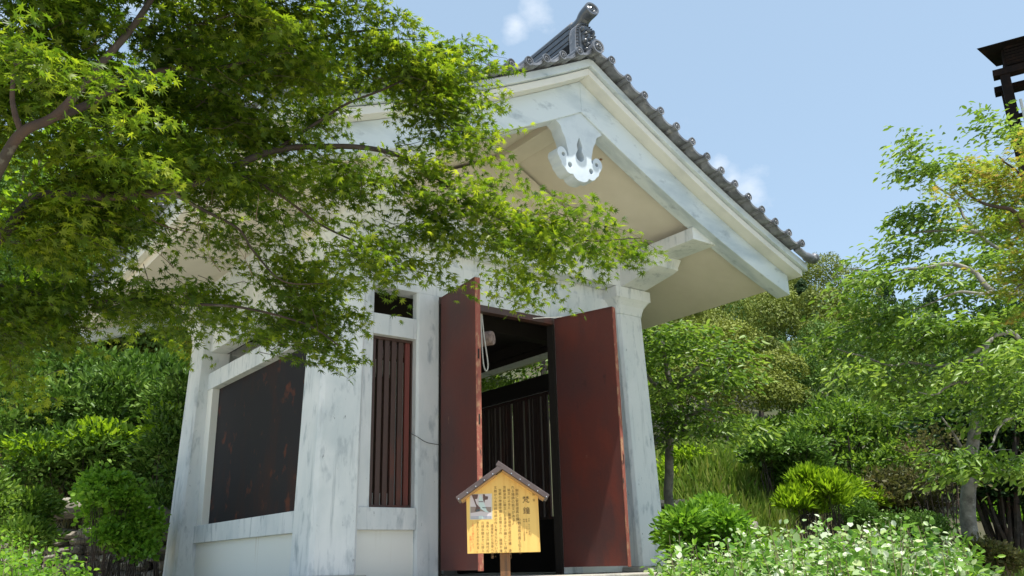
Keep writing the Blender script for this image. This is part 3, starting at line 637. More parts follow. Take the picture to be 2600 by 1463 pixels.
fl([(.47, .02), (.55, .1), (.62, .28), (.4, .28), (.42, .12)], 'ph_white', 6); fl([(.4, .29), (.62, .29), (.62, .31), (.4, .31)], 'ph_dark', 7)
fl([(.38, .33), (.64, .33), (.72, .5), (.78, .66), (.9, .76), (.7, .72), (.5, .6), (.42, .45)], 'ph_white', 6); fl([(.55, .53), (.76, .55), (.76, .58), (.6, .57)], 'ph_dark', 7); fl([(.3, .62), (.45, .60), (.45, .68), (.25, .72)], 'ph_dark', 6)

# ------------------------------------------------------------------ foliage
def T_maple():
    tips = [(0, 1.0), (37, .93), (74, .78), (118, .48)]; A = [(-118, .48), (-74, .78), (-37, .93)]+tips
    v = [(0, 0, 0)]; f = []
    sin_a = [-140, -97, -56, -19, 19, 56, 97, 140]; sr = [.12, .27, .32, .33, .33, .32, .27, .12]
    for a, r in zip(sin_a, sr): v.append((r*math.sin(math.radians(a)), r*math.cos(math.radians(a)), .05))
    for a, r in A: v.append((r*math.sin(math.radians(a)), r*math.cos(math.radians(a)), -.13*r))
    for i in range(7): f.append((0, 1+i, 9+i, 2+i))
    return np.array(v), np.array(f)
def T_oval(w=.23):
    v = [(0, 0, 0), (w*.8, .3, .06), (w*.75, .68, .04), (0, 1, -.12), (-w*.75, .68, .04), (-w*.8, .3, .06)]
    return np.array(v, float), np.array([(0, 1, 2, 3), (0, 3, 4, 5)])
def T_dia(w=.3): return np.array([(0, 0, 0), (w, .5, .07), (0, 1, -.08), (-w, .5, .07)], float), np.array([(0, 1, 2, 2), (0, 2, 3, 3)])
def T_blade(): return np.array([(-.03, 0, 0), (.03, 0, 0), (.022, .55, .03), (0, 1, -.12)], float), np.array([(0, 1, 2, 3)])
TPL = {'round': T_dia(.46), 'maple': T_maple(), 'oval': T_oval(), 'wide': T_oval(.42), 'narrow': T_oval(.15), 'dia': T_dia(), 'blade': T_blade()}
def unit(a): return a/np.maximum(1e-9, np.linalg.norm(a, axis=-1, keepdims=True))
def leaves_mesh(name, tpl, pos, tip, nrm, size, rnd, material):
    V, Fc = TPL[tpl]; N = len(pos); k = len(V)
    tip = unit(tip); nrm = nrm-tip*np.sum(nrm*tip, 1, keepdims=True); nrm = unit(nrm); sd = np.cross(tip, nrm)
    vs = pos[:, None, :]+size[:, None, None]*(sd[:, None, :]*V[None, :, 0, None]+tip[:, None, :]*V[None, :, 1, None]+nrm[:, None, :]*V[None, :, 2, None])
    me = bpy.data.meshes.new(name); me.vertices.add(N*k); me.vertices.foreach_set('co', vs.astype(np.float32).ravel())
    tri = tpl in ('dia', 'round')
    Fq = Fc[:, :3] if tri else Fc; m_ = Fq.shape[1]; nf = len(Fq)
    idx = (Fq[None]+(np.arange(N)*k)[:, None, None]).astype(np.int32).ravel()
    me.loops.add(len(idx)); me.loops.foreach_set('vertex_index', idx); me.polygons.add(N*nf); me.polygons.foreach_set('loop_start', np.arange(0, N*nf*m_, m_, dtype=np.int32)); me.polygons.foreach_set('loop_total', np.full(N*nf, m_, dtype=np.int32))
    at_ = me.attributes.new('rnd', 'FLOAT', 'POINT'); at_.data.foreach_set('value', np.repeat(rnd, k).astype(np.float32))
    me.update(); me.validate() if False else None; me.materials.append(material); return me
def crown(pads, tpl, size, dens, material, flat=.5, name='crown', spray=True, center=None, updroop=-.25, rndmix=None, leafn=20, L0=.30, red=0, twf=.35, subn=8, spread=.30):
    """pads: (centre, R horizontal, H vertical). leafy sprays fill each pad"""
    Pp, Tt, Nn, Ss, Rr = [], [], [], [], []; tw = MB()
    for (c, R, H, w) in pads:
        c = np.array(c); n = max(2, int(dens*w)); padr = rng.random()*.3; nsub = max(2, int(n/subn)); subs = []
        for _ in range(nsub): u = unit(rng.normal(size=3)); subs.append(c+u*rng.random()**.4*np.array([R, R, H]))
        for _ in range(n):
            o = subs[rng.integers(nsub)]+rng.normal(size=3)*L0*np.array([spread, spread, spread*.30]); u = unit(o-c+1e-6)
            if center is not None: out_ = unit((o-np.array(center))*np.array([1, 1, .2]))
            else: out_ = unit(u*np.array([1, 1, .3]))
            d = unit(out_+rng.normal(size=3)*np.array([.55, .55, .22])); Ln = L0*(.6+.7*rng.random()); m_ = leafn
            sidev = unit(np.cross(d, [0, 0, 1.])); t = np.linspace(0, 1, m_)
            line = o[None]+d[None]*(t[:, None]-.5)*Ln+np.array([0, 0, -1.])*(t[:, None]**2)*Ln*.28
            sgn = np.where(np.arange(m_) % 2 == 0, 1, -1)[:, None]; off = sgn*sidev[None]*rng.uniform(.1, 1, (m_, 1))*Ln*.28*(1.15-t[:, None])
            p = line+off+rng.normal(size=(m_, 3))*size*.5*np.array([1, 1, .7])
            tp = d[None]*.7+sgn*sidev[None]*.9+np.array([0, 0, updroop])+rng.normal(size=(m_, 3))*.35
            nn = np.array([0, 0, 1.])[None]+rng.normal(size=(m_, 3))*flat
            Pp.append(p); Tt.append(tp); Nn.append(nn); Ss.append(size*rng.uniform(.65, 1.2, m_)); Rr.append(np.clip(padr+rng.normal(.38, .2, m_)+(red if rng.random() < .2 else 0)+np.where(t > .8, .12, 0), 0, 1))
            if rng.random() < twf:
                k_ = rng.normal(size=(5, 3))*Ln*.03; tw.tube([line[int((m_-1)*q)]+k_[i] for i, q in enumerate((0, .25, .5, .75, 1))], [.0024, .002, .0015, .001, .0007], 3, caps=False)
    return [np.concatenate(a) for a in (Pp, Tt, Nn, Ss, Rr)], tw
def clump(pads, size, n_clump, n_leaf, rc=.25, up=.6, shell=.55, nb=.9):
    """pads: (centre, R, H, weight): rounded clumps near the outside of each pad"""
    Pp, Tt, Nn, Ss, Rr = [], [], [], [], []
    for (c, R, H, w) in pads:
        c = np.array(c)
        for _ in range(max(3, int(n_clump*w))):
            u = unit(rng.normal(size=3)); u[2] = u[2]*.9+.12; rr = shell+(1-shell)*rng.random()**.7+(.45*rng.random() if rng.random() < .28 else 0)
            o = c+u*rr*np.array([R, R, H]); r_ = rc*(.6+.8*rng.random()); base = rng.normal(.42, .14)
            q = unit(rng.normal(size=(n_leaf, 3))); q[:, 2] = np.abs(q[:, 2])*.9-.25; p = o+q*r_*(rng.random((n_leaf, 1))**.4)*np.array([1, 1, .75])
            tp = q+u[None]*.5+np.array([0, 0, up*.4])+rng.normal(size=(n_leaf, 3))*.4
            nn = q*nb+np.array([0, 0, .35])+u[None]*.3+rng.normal(size=(n_leaf, 3))*.4
            Pp.append(p); Tt.append(tp); Nn.append(nn); Ss.append(size*rng.uniform(.6, 1.25, n_leaf)); Rr.append(np.clip(base+rng.normal(0, .18, n_leaf), 0, 1))
    return [np.concatenate(a) for a in (Pp, Tt, Nn, Ss, Rr)]
def pad(px, py, rx, ry, d, w=None, dj=0):
    d = d+random.uniform(-dj, dj); return (at(px, py, d), rx/F*d, ry/F*d, w if w is not None else rx*ry/10000.)
def limb(tb, pts, r0, r1, n=9, wob=.02):
    ln = smooth_line(pts, 6); k = len(ln)
    ln = [p+np.array([noise.noise(Vector(p*2.3))*wob, noise.noise(Vector(p*2.3+9))*wob, noise.noise(Vector(p*2.3+5))*wob]) for p in ln]
    tb.tube(ln, [r0+(r1-r0)*(i/(k-1))**.8 for i in range(k)], n)
    return ln

# ---- the foreground maple
def maple():
    base = at(-420, 1150, 4.1); gx, gy = float(base[0]), float(base[1]); g = terrain(gx, gy)
    t = thing('maple_tree', 'large green maple reaching over the left half of the view before the roof', 'tree', (gx, gy, g))
    def K(o): o.matrix_parent_inverse = Matrix.Translation(-Vector((gx, gy, g))); return o
    tb = MB(); root = np.array([gx, gy, g-.1]); fork = at(-330, 830, 4.0)
    limb(tb, [root, root+np.array([.02, .0, .7]), fork], .15, .10, 12)
    K(tb.build('trunk', M['bark'], t, smooth=True)); lines = []
    def br(pix, r0, r1, name='branch'):
        tb = MB(); pts = [at(*q) for q in pix]; ln = limb(tb, pts, r0, r1, 8, .03); lines.append(ln); K(tb.build(name, M['bark'], t, smooth=True)); return ln
    br([(-330, 830, 4.0), (-120, 690, 3.9), (0, 600, 3.85), (70, 515, 3.9), (130, 490, 3.9), (300, 497, 4.1), (440, 478, 4.2), (570, 430, 4.3), (700, 388, 4.4), (830, 372, 4.5), (960, 382, 4.6), (1050, 412, 4.7), (1095, 445, 4.7), (1140, 480, 4.7), (1250, 545, 4.75), (1380, 590, 4.8), (1520, 612, 4.9), (1630, 606, 5.0)], .034, .003)
    br([(-330, 830, 4.0), (-100, 600, 3.6), (0, 445, 3.5), (60, 345, 3.5), (140, 290, 3.55), (230, 190, 3.6), (320, 90, 3.7), (400, -20, 3.8), (480, -160, 3.9)], .029, .011)
    br([(60, 345, 3.5), (42, 290, 3.5), (38, 230, 3.5), (60, 120, 3.4)], .014, .008)
    br([(140, 290, 3.55), (250, 245, 3.8), (380, 195, 4.0), (480, 175, 4.2), (580, 165, 4.3), (720, 130, 4.5), (880, 80, 4.7), (990, 80, 4.9)], .020, .005)
    br([(700, 388, 4.4), (760, 345, 4.5), (850, 292, 4.6), (930, 245, 4.7), (1030, 200, 4.8), (1120, 190, 4.9)], .012, .003)
    br([(-200, 760, 4.1), (0, 728, 4.2), (60, 735, 4.2), (150, 762, 4.3), (300, 765, 4.4), (450, 770, 4.5), (620, 780, 4.6), (760, 820, 4.7), (860, 880, 4.7)], .020, .004)
    br([(430, 480, 4.2), (520, 530, 4.3), (600, 580, 4.4), (640, 640, 4.5), (720, 710, 4.5), (820, 720, 4.6)], .010, .003)
    br([(570, 430, 4.3), (700, 500, 4.5), (800, 560, 4.6), (920, 620, 4.7), (1050, 680, 4.8)], .010, .003)
    br([(300, 497, 4.1), (400, 560, 4.3), (500, 590, 4.4)], .006, .002); br([(880, 80, 4.7), (950, 100, 4.8), (1080, 110, 4.9)], .006, .002)
    D = [(150, 130, 90, 50, 3.0), (330, 270, 60, 40, 3.1), (60, 150, 90, 60, 3.0), (400, 420, 60, 40, 3.3), (100, 60, 200, 120, 3.4), (330, 50, 180, 90, 3.7), (560, 50, 170, 90, 4.0), (740, 40, 120, 80, 4.2), (840, 100, 90, 70, 4.5), (1010, 50, 70, 40, 4.7), (1080, 110, 100, 70, 4.8), (950, 140, 90, 60, 4.6),
         (80, 230, 160, 100, 3.4), (270, 200, 170, 90, 3.8), (470, 190, 170, 100, 4.1), (650, 180, 150, 90, 4.3), (800, 200, 110, 70, 4.5), (1020, 210, 110, 70, 4.7), (1140, 240, 70, 60, 4.9),
         (100, 400, 160, 100, 3.5), (290, 360, 170, 90, 3.8), (480, 330, 160, 90, 4.0), (640, 300, 110, 70, 4.3), (1060, 320, 80, 50, 4.8), (1170, 370, 60, 45, 4.8), (700, 380, 80, 40, 4.4),
         (80, 560, 140, 100, 3.7), (270, 500, 150, 80, 4.0), (440, 450, 120, 70, 4.1), (540, 490, 110, 50, 4.3), (690, 440, 110, 60, 4.4), (850, 440, 100, 60, 4.5), (940, 470, 70, 40, 4.6), (1060, 470, 70, 40, 4.7), (1160, 450, 60, 35, 4.7),
         (180, 640, 120, 50, 4.0), (380, 570, 70, 30, 4.3), (560, 545, 60, 25, 4.3), (640, 600, 60, 50, 4.5),
         (70, 740, 110, 80, 4.0), (240, 740, 120, 60, 4.3), (400, 740, 120, 55, 4.4), (560, 740, 120, 60, 4.5), (700, 700, 110, 60, 4.5), (820, 690, 100, 60, 4.6), (780, 610, 80, 40, 4.6), (900, 620, 80, 45, 4.6), (980, 590, 90, 45, 4.7), (1050, 660, 60, 30, 4.8), (950, 690, 50, 30, 4.7),
         (700, 800, 120, 55, 4.6), (820, 800, 80, 60, 4.7), (780, 870, 70, 40, 4.7), (600, 800, 90, 40, 4.6), (850, 910, 30, 25, 4.7),
         (70, 880, 110, 80, 4.1), (60, 980, 70, 45, 4.2), (180, 810, 80, 40, 4.3), (360, 810, 90, 30, 4.4), (470, 845, 40, 25, 4.5),
         (1050, 550, 90, 45, 4.7), (1170, 550, 80, 50, 4.75), (1280, 550, 80, 40, 4.8), (1380, 590, 90, 55, 4.85), (1300, 630, 70, 50, 4.8), (1400, 680, 80, 40, 4.9), (1470, 640, 60, 45, 4.9), (1590, 610, 60, 28, 5.0), (1520, 590, 40, 22, 4.95), (1420, 505, 35, 16, 4.9), (1340, 720, 55, 28, 4.85), (1380, 745, 28, 18, 4.85)]
    pads = [pad(x, y, rx, ry, d+(.3 if x < 900 else 0), rx*ry/10000.*(.85 if x < 500 and y < 500 else 1.15), .25) for x, y, rx, ry, d in D]
    pads += [pad(x, y, rx, ry, d, None, .1) for x, y, rx, ry, d in ((1130, 170, 70, 60, 4.8), (1160, 280, 60, 60, 4.85), (1090, 230, 80, 60, 4.8), (1190, 330, 40, 40, 4.85), (1090, 430, 60, 40, 4.7), (1180, 470, 50, 35, 4.75), (1020, 110, 60, 50, 4.7), (1240, 600, 80, 40, 4.8), (1450, 560, 60, 30, 4.9), (1330, 570, 70, 35, 4.85), (1560, 640, 50, 25, 5.0), (1340, 680, 60, 35, 4.85), (800, 830, 80, 40, 4.7), (700, 860, 50, 30, 4.7))]
    pads += [pad(x, y, rx, ry, d+.7, rx*ry/16000., .3) for x, y, rx, ry, d in D if x < 900 and y < 560]           # a further layer behind
    pads += [pad(x, y, 220, 110, d, 2.6) for x, y, d in ((100, -360, 3.7), (400, -360, 4.0), (680, -340, 4.3), (0, -200, 3.6), (300, -200, 3.9), (600, -200, 4.2), (850, -160, 4.6), (-300, 200, 3.6), (-300, 500, 3.8), (-250, 800, 4.0))]  # unseen canopy beyond the frame, added and thickened to shade the leaves below
    ctr = at(-100, 700, 3.9)
    (P_, T_, N_, S_, R_), tw = crown(pads, 'maple', .0365, 37, L['maple'], .62, center=ctr, leafn=22, L0=.30, red=.0, subn=15, spread=.34, updroop=-.5)
    # rust-red young tips on the far end of the long right-hand branch
    K(tw.build('twigs', M['bark'], t, kind='stuff')) if len(tw.v) else None
    dist = (P_-CAM)@CF; xs = 1300+F*((P_-CAM)@CR)/dist; ys = 731.5-F*((P_-CAM)@CU)/dist
    vis = (xs > 0) & (xs < 2600) & (ys > 0) & (ys < 1463); order = np.argsort(np.where(vis, dist, 99)); big_ = order[:300]; rest = order[300:]
    K(link('foliage', leaves_mesh('foliage', 'maple', P_[rest], T_[rest], N_[rest], S_[rest], R_[rest], L['maple']), None, t, kind='stuff'))
    vm = []
    for j in range(4):
        me = leaves_mesh('leaf', 'maple', np.zeros((1, 3)), np.array([[0, 1., 0]]), np.array([[0, 0, 1.]]), np.ones(1), np.array([.15+.22*j]), L['maple']); vm.append(me)
    for i in big_:
        tp = Vector(T_[i]).normalized(); nn = Vector(N_[i]); nn = (nn-tp*nn.dot(tp)).normalized(); sd = tp.cross(nn); o = K(link('leaf', vm[i % 4], None, t))
        s = float(S_[i]); p = P_[i]; o.matrix_basis = Matrix(((sd.x*s, tp.x*s, nn.x*s, p[0]), (sd.y*s, tp.y*s, nn.y*s, p[1]), (sd.z*s, tp.z*s, nn.z*s, p[2]), (0, 0, 0, 1)))
    # bare dry twigs among the leaves
    tb = MB()
    def fork_(p, d, ln, r, k):
        q = p+d*ln; tb.tube([p, p+d*ln*.5+rng.normal(size=3)*ln*.05, q], [r, r*.8, r*.6], 4, caps=False)
        if k > 0:
            for s in (-1, 1): fork_(q, unit(d+rng.normal(size=3)*.35+CR*s*.45+CU*.1), ln*.72, r*.65, k-1)
    for (x, y, d, vx) in ((560, 690, 4.5, -.5), (440, 680, 4.5, -.7), (640, 700, 4.5, -.3), (650, 560, 4.4, .1), (1380, 580, 4.8, .4), (880, 40, 4.7, .5), (500, 570, 4.4, .4)): fork_(at(x, y, d), unit(CU*.7+CR*vx), .09, .003, 4)
    K(tb.build('bare_twigs', M['twig'], t, kind='stuff'))
maple()

def tree_thing(name, label, cat, basepx, group=None):
    p = at(*basepx); x, y = float(p[0]), float(p[1]); g = terrain(x, y); t = thing(name, label, cat, (x, y, g), group)
    def K(o): o.matrix_parent_inverse = Matrix.Translation(-Vector((x, y, g))); return o
    return t, K, np.array([x, y, g])
def leafy(name, label, cat, base, limbs, padspec, tpl, size, dens, lm, bark='bark_grey', r0=.09, flat=.6, L0=.5, leafn=14, updroop=-.5, red=0, centre=None):
    t, K, b = tree_thing(name, label, cat, base)
    tb = MB()
    for i, pix in enumerate(limbs):
        pts = ([b-np.array([0, 0, .1])] if pix[0] is None else [])+[at(*q) for q in pix if q is not None]
        if i == 0: limb(tb, pts, r0, r0*.35, 10, .10); K(tb.build('trunk', M[bark], t, smooth=True))
        else:
            tb = MB(); limb(tb, pts, r0*.55, r0*.08, 7, .14); K(tb.build('branch', M[bark], t, smooth=True))
    pads = [pad(*q[:5], None, .4) for q in padspec]
    (P_, T_, N_, S_, R_), tw = crown(pads, tpl, size, dens, lm, flat, center=centre if centre is not None else b+np.array([0, 0, 1.5]), leafn=leafn, L0=L0, updroop=updroop, red=red)
    K(tw.build('twigs', M[bark], t, kind='stuff')); K(link('crown', leaves_mesh('crown', tpl, P_, T_, N_, S_, R_, lm), None, t, kind='stuff'))
leafy('cherry_tree', 'green cherry tree with drooping leafy boughs right behind the right corner column', 'tree', (1700, 1300, 13.5), [[None, (1690, 1150, 13.5), (1700, 1000, 13.5), (1690, 850, 13.5)], [(1700, 1000, 13.5), (1780, 930, 13), (1860, 900, 13)], [(1695, 1080, 13.5), (1780, 1040, 13), (1850, 1060, 12.8)], [(1690, 1000, 13.5), (1600, 900, 13.8)]],
      [(1690, 830, 80, 50, 13), (1660, 900, 70, 50, 13.5), (1760, 870, 90, 45, 13), (1830, 900, 70, 40, 12.8), (1760, 960, 100, 45, 13), (1840, 960, 40, 28, 12.8), (1700, 1000, 80, 40, 13.2), (1780, 1040, 90, 40, 13), (1850, 1060, 50, 30, 12.6), (1700, 1080, 70, 40, 13), (1790, 1090, 60, 30, 12.8), (1600, 850, 80, 80, 14), (1590, 950, 80, 80, 14), (1400, 950, 120, 100, 15), (1300, 950, 120, 90, 15.5)],
      'oval', .12, 70, L['cherry'], L0=.8, leafn=16)
leafy('cherry_tree', 'big cherry tree at the right edge with grey limbs and open branches against the sky', 'tree', (2780, 1350, 10.5), [[None, (2760, 1200, 10.3), (2730, 1020, 10.2)], [(2730, 1020, 10.2), (2600, 848, 10), (2500, 885, 9.8), (2420, 930, 9.8), (2300, 925, 10), (2180, 905, 10.2), (2100, 880, 10.4)],
      [(2740, 1000, 10.2), (2630, 770, 10), (2540, 742, 9.8), (2450, 735, 9.8), (2390, 760, 9.9), (2310, 790, 10.1)], [(2735, 980, 10.2), (2660, 700, 10.5), (2560, 645, 10.6), (2480, 600, 10.7), (2410, 510, 10.9), (2340, 430, 11), (2290, 370, 11.1)],
      [(2500, 885, 9.8), (2470, 960, 9.6), (2400, 985, 9.6), (2320, 1000, 9.6)], [(2540, 742, 9.8), (2460, 690, 10), (2350, 690, 10.2), (2260, 700, 10.3), (2160, 700, 10.4)], [(2740, 1050, 10), (2620, 1060, 9.6), (2540, 1090, 9.4), (2500, 1150, 9.2)], [(2480, 600, 10.7), (2380, 590, 10.8), (2280, 600, 11)]],
      [(2290, 370, 55, 30, 11), (2340, 440, 70, 40, 11), (2280, 420, 50, 30, 11), (2290, 560, 50, 35, 11), (2400, 520, 60, 40, 10.8), (2250, 620, 45, 22, 11), (2340, 620, 60, 25, 10.8), (2180, 690, 50, 28, 10.4), (2180, 765, 55, 40, 10.4), (2230, 720, 70, 35, 10.2), (2330, 690, 60, 30, 10), (2240, 790, 80, 45, 10.2), (2170, 855, 60, 42, 10.4), (2240, 875, 80, 45, 10.2), (2340, 850, 90, 55, 10), (2440, 820, 70, 40, 9.8), (2110, 915, 40, 22, 10.4), (2200, 950, 60, 30, 10.2), (2300, 960, 80, 40, 10), (2450, 950, 60, 40, 9.8), (2560, 920, 70, 50, 9.6), (2570, 1060, 70, 50, 9.4), (2520, 1140, 90, 45, 9.2), (2440, 1180, 50, 30, 9.2), (2580, 1180, 60, 40, 9.2), (2440, 600, 60, 50, 10.9), (2520, 560, 60, 50, 11.2), (2470, 680, 60, 40, 10.6), (2560, 620, 50, 60, 11.2), (2400, 760, 70, 35, 10.2), (2560, 760, 60, 40, 10.6), (2500, 860, 70, 40, 10), (2590, 980, 50, 40, 9.8), (2370, 1010, 60, 30, 9.8), (2510, 290, 50, 25, 11.5), (2570, 320, 50, 40, 11.5), (2420, 680, 60, 40, 10.3), (2540, 700, 80, 40, 10.3), (2560, 820, 70, 50, 10)],
      'oval', .098, 85, L['cherry'], r0=.07, L0=.5, leafn=15)
leafy('maple_tree', 'small maple with yellow green leaves and reddish tips at the upper right edge', 'tree', (2800, 1300, 7.4), [[None, (2790, 900, 7.4), (2720, 700, 7.3)], [(2720, 700, 7.3), (2600, 560, 7.2), (2500, 500, 7.2), (2430, 450, 7.2)], [(2720, 700, 7.3), (2620, 480, 7.3), (2540, 420, 7.3)], [(2720, 700, 7.3), (2640, 680, 7.3), (2580, 740, 7.3)]],
      [(2470, 420, 55, 35, 7.2), (2540, 400, 60, 40, 7.3), (2590, 380, 40, 40, 7.3), (2450, 480, 45, 25, 7.2), (2510, 500, 70, 45, 7.3), (2580, 480, 50, 50, 7.3), (2580, 560, 50, 40, 7.3), (2520, 590, 50, 25, 7.3), (2590, 640, 30, 45, 7.3), (2580, 730, 35, 45, 7.3), (2680, 500, 90, 100, 7.4), (2680, 650, 90, 100, 7.4), (2590, 780, 30, 30, 7.4)],
      'maple', .040, 80, L['maple_red'], bark='bark', r0=.06, L0=.34, leafn=22, flat=.45, updroop=-.25, red=.06)

def bush(name, label, cat, padspec, tpl, size, nc, nl, lm, rc=.25, up=.6, shell=.5, stems=6, stem_mat='bark', group=None, sr=.012):
    c0 = padspec[0]; cx = sum(q[0] for q in padspec)/len(padspec); dm = sum(q[4] for q in padspec)/len(padspec)
    t, K, b = tree_thing(name, label, cat, (cx, c0[1], dm), group)
    pads = [pad(*q) for q in padspec]
    P_, T_, N_, S_, R_ = clump([(c, R, H, 1) for c, R, H, w in pads], size, nc, nl, rc, up, shell)
    K(link('crown' if cat == 'tree' else 'foliage', leaves_mesh('foliage', tpl, P_, T_, N_, S_, R_, lm), None, t, kind='stuff'))
    if stems:
        tb = MB()
        for c, R, H, w in pads:
            for _ in range(stems):
                e = c+unit(rng.normal(size=3))*np.array([R, R, H])*.8; s = np.array([b[0]+(c[0]-b[0])*.8+rng.normal()*.1, b[1]+(c[1]-b[1])*.8+rng.normal()*.1, 0]); s[2] = terrain(s[0], s[1])-.05
                tb.tube([s, (s+e)/2+rng.normal(size=3)*.08, e], [sr, sr*.7, sr*.3], 5, caps=False)
        K(tb.build('trunk' if cat == 'tree' else 'stems', M[stem_mat], t, kind='stuff'))
def sc(cx, cy, rx, ry, d, n, pr, dd=.5):
    o = []
    for _ in range(n):
        a = random.uniform(0, 6.28); q = random.random()**.5; o.append((cx+rx*q*math.cos(a), cy+ry*q*math.sin(a), pr*random.uniform(.6, 1.5), pr*random.uniform(.5, 1.2), d+random.uniform(-dd, dd)))
    return o
# left hillside
bush('laurel_shrub', 'dark glossy laurel thicket on the bank left of the bell house', 'shrub', [(60, 1080, 130, 90, 14.5), (180, 1060, 130, 90, 15), (300, 1040, 120, 90, 15), (400, 1060, 100, 100, 15), (120, 1180, 120, 70, 14), (270, 1160, 110, 70, 14.2), (400, 1200, 80, 70, 14), (60, 990, 130, 70, 15.5), (230, 960, 120, 60, 16), (380, 980, 100, 60, 16)], 'oval', .135, 62, 36, L['laurel'], .36)
bush('bamboo_grass', 'yellowish bamboo thicket high on the bank under the left eaves', 'shrub', [(260, 880, 90, 40, 19), (360, 880, 80, 45, 19), (450, 890, 70, 50, 19), (200, 920, 90, 40, 18), (330, 940, 90, 30, 18), (420, 950, 80, 40, 18), (520, 900, 60, 60, 19)], 'narrow', .2, 40, 26, L['yellow'], .4, stem_mat='twig')
bush('green_bush', 'bright green leafy bush before the stones left of the bell house', 'shrub', sc(300, 1330, 85, 95, 10.3, 16, 26, .35)+sc(270, 1250, 60, 30, 10.4, 5, 18, .3), 'wide', .060, 26, 24, L['bright'], .17, shell=.3, sr=.006)
def weeds(name, label, xr_, yr_, dr_, n, tpl, lm, size, nl, ybump=None):
    t, K, b = tree_thing(name, label, 'plant', ((xr_[0]+xr_[1])/2, yr_[1], sum(dr_)/2)); st = MB(); Pp, Tt, Nn, Ss, Rr = [], [], [], [], []
    for _ in range(n):
        px = rng.uniform(*xr_); d = rng.uniform(*dr_); py = yr_[0]+(yr_[1]-yr_[0])*rng.random()**.8+60*noise.noise(Vector((px*.012, d, 0)))+(ybump(px) if ybump else 0); top = at(px, py, d); base = np.array([top[0]+rng.normal()*.12, top[1]+rng.normal()*.12, 0]); base[2] = terrain(base[0], base[1])
        mid = (top+base)/2+rng.normal(size=3)*.05; st.tube([base, mid, top], [.006, .004, .0015], 4, caps=False); tt = rng.random(nl)**.7; h = top-base
        sp = (.16-.10*tt)[:, None]*rng.normal(size=(nl, 3))*np.array([1, 1, .6]); p = base+h*(.30+.70*tt)[:, None]+sp; bs = np.clip(rng.normal(.42, .22), 0, 1)
        Pp.append(p); Tt.append(sp*8+np.array([0, 0, -.1])+rng.normal(size=(nl, 3))*.35); Nn.append(np.array([0, 0, 1.])+sp*4+rng.normal(size=(nl, 3))*.45); Ss.append(size*rng.uniform(.5, 1.3, nl)*(1.15-.5*tt)); Rr.append(np.clip(bs+rng.normal(0, .2, nl), 0, 1))
    K(st.build('stems', M['twig'], t, kind='stuff')); K(link('foliage', leaves_mesh('foliage', tpl, *[np.concatenate(a) for a in (Pp, Tt, Nn, Ss, Rr)], lm), None, t, kind='stuff'))
bush('green_bush', 'light green bush at the left edge hiding the end of the stone wall', 'shrub', [(30, 1310, 70, 50, 12), (90, 1290, 30, 40, 12.2), (-30, 1280, 60, 60, 12), (70, 1370, 50, 30, 11.5)], 'oval', .09, 50, 26, L['cherry'], .22)
bush('yellow_bush', 'yellow green sunlit scrub on the upper bank at the left', 'shrub', [(150, 960, 100, 40, 17.3), (330, 1000, 80, 35, 15.8), (60, 900, 80, 50, 18), (250, 1120, 60, 30, 14), (420, 1100, 40, 40, 13.6), (90, 1150, 60, 25, 13.8)], 'oval', .13, 26, 26, L['lime'], .34)
weeds('broadleaf_weed', 'broad leaved light green weeds in the lower left corner', (-80, 250), (1360, 1480), (6.8, 9.2), 130, 'wide', L['bright'], .075, 30, lambda x: max(0, x-60)*.28)
bush('laurel_shrub', 'dark shrub squeezed behind the rear left column', 'shrub', [(440, 1150, 60, 90, 13), (430, 1290, 60, 60, 12.6), (470, 1010, 60, 70, 14)], 'oval', .11, 60, 30, L['laurel'], .28)
bush('background_tree', 'sunlit yellow green tree far behind the maple branches on the left', 'tree', [(60, 300, 200, 150, 20), (300, 400, 200, 130, 20), (100, 600, 200, 140, 19), (350, 620, 130, 90, 19), (60, 820, 160, 110, 18), (550, 380, 120, 80, 22), (230, 780, 120, 60, 18)], 'wide', .15, 60, 26, L['lime'], .6, sr=.05)
